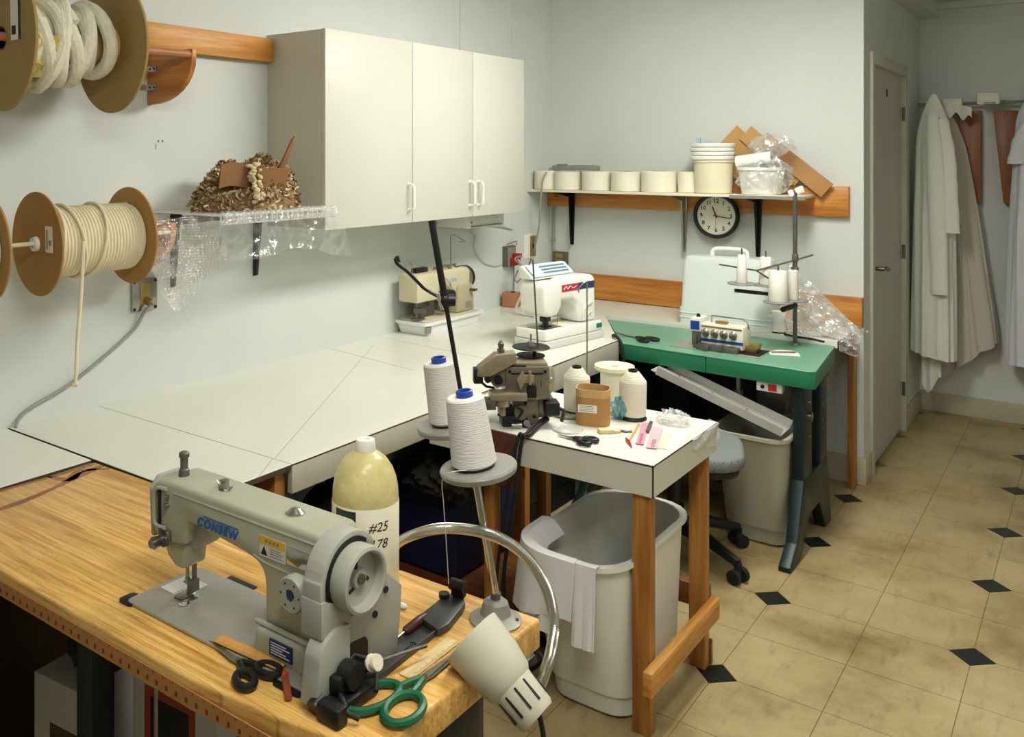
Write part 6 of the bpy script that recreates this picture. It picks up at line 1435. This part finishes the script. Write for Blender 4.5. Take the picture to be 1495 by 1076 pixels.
coat('lab_coat', 'greyish coat hanging between the white coat and the wooden brackets', (-0.765, 6.46), 0.13, 0.30, 1.90, 0.36, 0.14, 'coat_g', 5, skew=0.11, hem=-0.13)
coat('lab_coat', 'pale blue-white coat hanging at the right edge of the picture', (-0.265, 6.36), 0.26, 0.36, 2.02, 0.40, 0.20, 'coat_b', 9,
     sleeve=[[(-0.04, -0.04, 1.86), (-0.10, -0.07, 1.72), (-0.135, -0.07, 1.56)]], ramp=0.14)
tag(MB().sheet(lambda u, v: Vector((-0.86+0.10*u, 6.22+0.015*math.sin(u*9), 0.44-(0.20+0.05*math.sin(u*5))*v)), 14, 6, 0.003).build('apron', 'coat_w'), 'white apron hem showing below the white coat', 'apron')
for ua, ub, uc, lb in ((1398, 1432, 1413, 'tapered brown wooden wall bracket left of the pair on the far wall'), (1450, 1486, 1465, 'tapered brown wooden wall bracket right of the pair on the far wall')):
    a = spot(ua, 162, y=6.50); b = spot(ub, 162, y=6.50); c_ = spot(uc, 297, y=6.50)
    tag(MB().prism([(a.x, a.z), (b.x, a.z), (b.x, c_.z), (c_.x, c_.z)], 'y', 6.50, 6.578, 0.004).build('wall_bracket', 'redwood'), lb, 'bracket')
tag(MB().cyl((XS+0.005, 6.46, 1.925), (0.9, 6.46, 1.925), 0.009).build('hanging_rod', 'grey_p'), 'rod across the far wall carrying the coats', 'rod')
mat('cap_w', (222, 222, 212), 0.85)
cp = spot(1390, 158, y=6.38); t = thing('cloth_cap', 'white crumpled cloth cap with side flaps hung above the greyish coat', 'cap', cp)
MB().box(-0.05, 0.055, -0.035, 0.03, 0.0, 0.06, 0.012).build('crown', 'cap_w', t)
def flapf(u, v):
    x = (u-0.5)*0.21; return Vector((x, -0.045+0.012*math.sin(u*12), 0.03-0.09*v*(0.55+0.45*math.sin(u*PI*3.2)**2)-abs(u-0.5)*0.06))
MB().sheet(flapf, 22, 6, 0.003).build('flap', 'cap_w', t)
cp = spot(1444, 146, y=6.38); t = thing('cloth_cap', 'small white folded cap hung above the right wooden bracket', 'cap', cp)
MB().box(-0.06, 0.055, -0.035, 0.03, -0.03, 0.045, 0.014).build('crown', 'cap_w', t)
MB().box(-0.02, 0.035, -0.040, -0.034, -0.030, -0.014, 0.002).build('opening', 'dull', t)

# ------------------------------------------------------------------ clutter under the tables
mat('carton', (190, 186, 176), 0.7, var=0.1); mat('carton_r', (150, 58, 32), 0.6); mat('navy', (26, 30, 62), 0.5)
kb = thing('storage_bin', 'dark navy storage bin on the floor under the white worktop', 'bin', (-1.95, 2.78, 0))
MB().box(-0.20, 0.20, -0.2, 0.2, 0.13, 0.40, 0.02).build('body', 'navy', kb); MB().box(-0.215, 0.215, -0.215, 0.215, 0.40, 0.43, 0.01).build('lid', 'navy', kb)
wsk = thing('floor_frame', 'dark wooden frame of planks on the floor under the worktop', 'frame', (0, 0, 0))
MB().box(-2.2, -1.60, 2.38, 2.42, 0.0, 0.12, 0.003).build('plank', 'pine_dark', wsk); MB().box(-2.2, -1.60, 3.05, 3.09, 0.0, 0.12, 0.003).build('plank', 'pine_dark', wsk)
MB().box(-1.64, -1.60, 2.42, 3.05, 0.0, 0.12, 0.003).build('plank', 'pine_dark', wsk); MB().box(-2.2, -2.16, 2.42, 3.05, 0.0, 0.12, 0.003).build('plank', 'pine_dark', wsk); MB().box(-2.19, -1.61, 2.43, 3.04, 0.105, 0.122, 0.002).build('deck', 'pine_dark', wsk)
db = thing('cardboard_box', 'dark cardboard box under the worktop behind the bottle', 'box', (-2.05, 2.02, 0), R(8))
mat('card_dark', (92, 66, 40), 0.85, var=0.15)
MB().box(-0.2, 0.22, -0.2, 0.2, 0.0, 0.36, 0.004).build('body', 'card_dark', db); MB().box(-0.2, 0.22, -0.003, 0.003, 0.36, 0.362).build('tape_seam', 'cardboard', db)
MB().box(-0.2, 0.02, 0.0, 0.2, 0.362, 0.37, 0.001, M=T(0, 0, 0) @ RX(6)).build('flap', 'card_dark', db)
mo = thing('clutch_motor', 'black clutch motor hanging under the white worktop', 'motor', (-1.80, 2.02, 0.50))
MB().cyl((-0.08, 0, 0), (0.08, 0, 0), 0.10, n=32).lathe([(0, 0.08), (0.085, 0.08), (0.07, 0.11), (0.03, 0.12), (0, 0.12)], 28, M=RY(90)).build('housing', 'black', mo)
MB().box(-0.03, 0.03, -0.03, 0.03, 0.09, 0.235, 0.004).build('mount', 'black_m', mo)
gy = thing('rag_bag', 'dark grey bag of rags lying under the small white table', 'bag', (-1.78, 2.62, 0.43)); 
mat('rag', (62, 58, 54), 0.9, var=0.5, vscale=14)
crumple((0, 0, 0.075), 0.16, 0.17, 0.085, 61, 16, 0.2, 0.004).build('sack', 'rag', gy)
pd = thing('foot_pedal', 'black foot pedal on the floor below the blind-stitch machine', 'pedal', (-1.42, 2.68, 0), R(20))
MB().prism([(-0.09, 0.0), (0.09, 0.0), (0.09, 0.02), (-0.09, 0.05)], 'y', -0.06, 0.06, 0.006).build('base', 'black', pd); MB().box(-0.075, 0.07, -0.05, 0.05, 0.042, 0.052, 0.004, M=RY(9)).build('tread', 'rubber', pd)
cable('black cord curling on the floor by the foot pedal', [(-1.40, 2.75, 0.03), (-1.3, 2.95, 0.008), (-1.42, 3.1, 0.007), (-1.6, 3.05, 0.007), (-1.7, 3.2, 0.007)], 0.005, 'rubber')
cable('black cord hanging past the right end of the wooden sewing table', [(-0.86, 1.40, 0.69), (-0.83, 1.50, 0.55), (-0.84, 1.54, 0.30), (-0.9, 1.55, 0.02), (-1.1, 1.7, 0.007)], 0.005, 'rubber')
ex = thing('power_adapter', 'black power adapter hanging behind the wooden table corner', 'adapter', (-0.90, 1.50, 0.62)); MB().box(-0.05, 0.05, -0.03, 0.03, -0.03, 0.03, 0.008).build('body', 'black', ex); MB().tube([(0.04, 0, 0.0), (0.08, 0.0, 0.04), (0.06, -0.03, 0.08)], 0.005).build('lead', 'rubber', ex)
# boxes under the wooden table
pcn = thing('printed_carton', 'printed white carton with dark pictures under the left of the sewing table', 'box', (-1.92, 1.27, 0), R(6))
MB().box(-0.08, 0.08, -0.12, 0.12, 0, 0.38, 0.003).build('body', 'carton', pcn)
MB().box(-0.02, 0.078, -0.1206, -0.12, 0.06, 0.28).build('picture', 'card_dark', pcn); MB().box(-0.08, 0.0, -0.1206, -0.12, 0.0, 0.05).build('red_print', 'carton_r', pcn)
crumple((0, 0, 0.43), 0.06, 0.08, 0.05, 71, 10, 0.25, 0.382).build('contents', 'rag', pcn)
wc = thing('carton', 'white carton with an orange lid under the wooden sewing table', 'box', (-1.575, 1.36, 0), R(4))
MB().box(-0.13, 0.13, -0.14, 0.14, 0, 0.50, 0.003).build('body', 'carton', wc); MB().box(-0.134, 0.134, -0.144, 0.144, 0.50, 0.60, 0.003).build('lid', 'carton_r', wc)
MB().box(-0.07, 0.05, -0.1406, -0.14, 0.27, 0.42).build('picture', 'black', wc); MB().box(-0.09, 0.07, -0.1403, -0.14, 0.25, 0.44).build('picture_frame', 'carton_r', wc)
nb = thing('storage_tub', 'dark blue storage tub under the middle of the sewing table', 'bin', (-1.20, 1.32, 0)); MB().box(-0.17, 0.14, -0.12, 0.14, 0.075, 0.40, 0.015).build('body', 'navy', nb); MB().box(-0.18, 0.15, -0.13, 0.15, 0.40, 0.425, 0.006).build('lid', 'navy', nb)
MB().box(-0.15, 0.12, -0.10, 0.12, 0.0705, 0.076).build('foot', 'black', nb)
# dark storage cabinet standing in the shade under the corner worktop
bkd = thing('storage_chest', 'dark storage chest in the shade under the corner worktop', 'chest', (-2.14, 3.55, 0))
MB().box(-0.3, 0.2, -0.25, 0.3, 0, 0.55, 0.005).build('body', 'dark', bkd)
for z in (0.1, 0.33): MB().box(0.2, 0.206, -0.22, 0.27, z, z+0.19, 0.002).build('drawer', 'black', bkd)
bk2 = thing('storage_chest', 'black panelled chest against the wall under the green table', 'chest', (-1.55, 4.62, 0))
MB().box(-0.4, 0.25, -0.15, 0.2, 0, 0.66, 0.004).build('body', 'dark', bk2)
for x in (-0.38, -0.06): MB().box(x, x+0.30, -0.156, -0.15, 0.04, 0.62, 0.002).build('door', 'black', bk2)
# dark cupboard under the near worktop section
uc = thing('base_cupboard', 'dark brown cupboard under the near end of the worktop', 'cupboard', (-2.4, 0.95, 0))
mat('brown_dk', (58, 40, 24), 0.6, var=0.2)
MB().box(-0.22, 0.19, -0.44, 0.44, 0.0, 0.74, 0.003).build('carcass', 'brown_dk', uc)
for y in (-0.43, 0.005): MB().box(0.19, 0.206, y, y+0.425, 0.08, 0.73, 0.002).build('cupboard_door', 'brown_dk', uc)
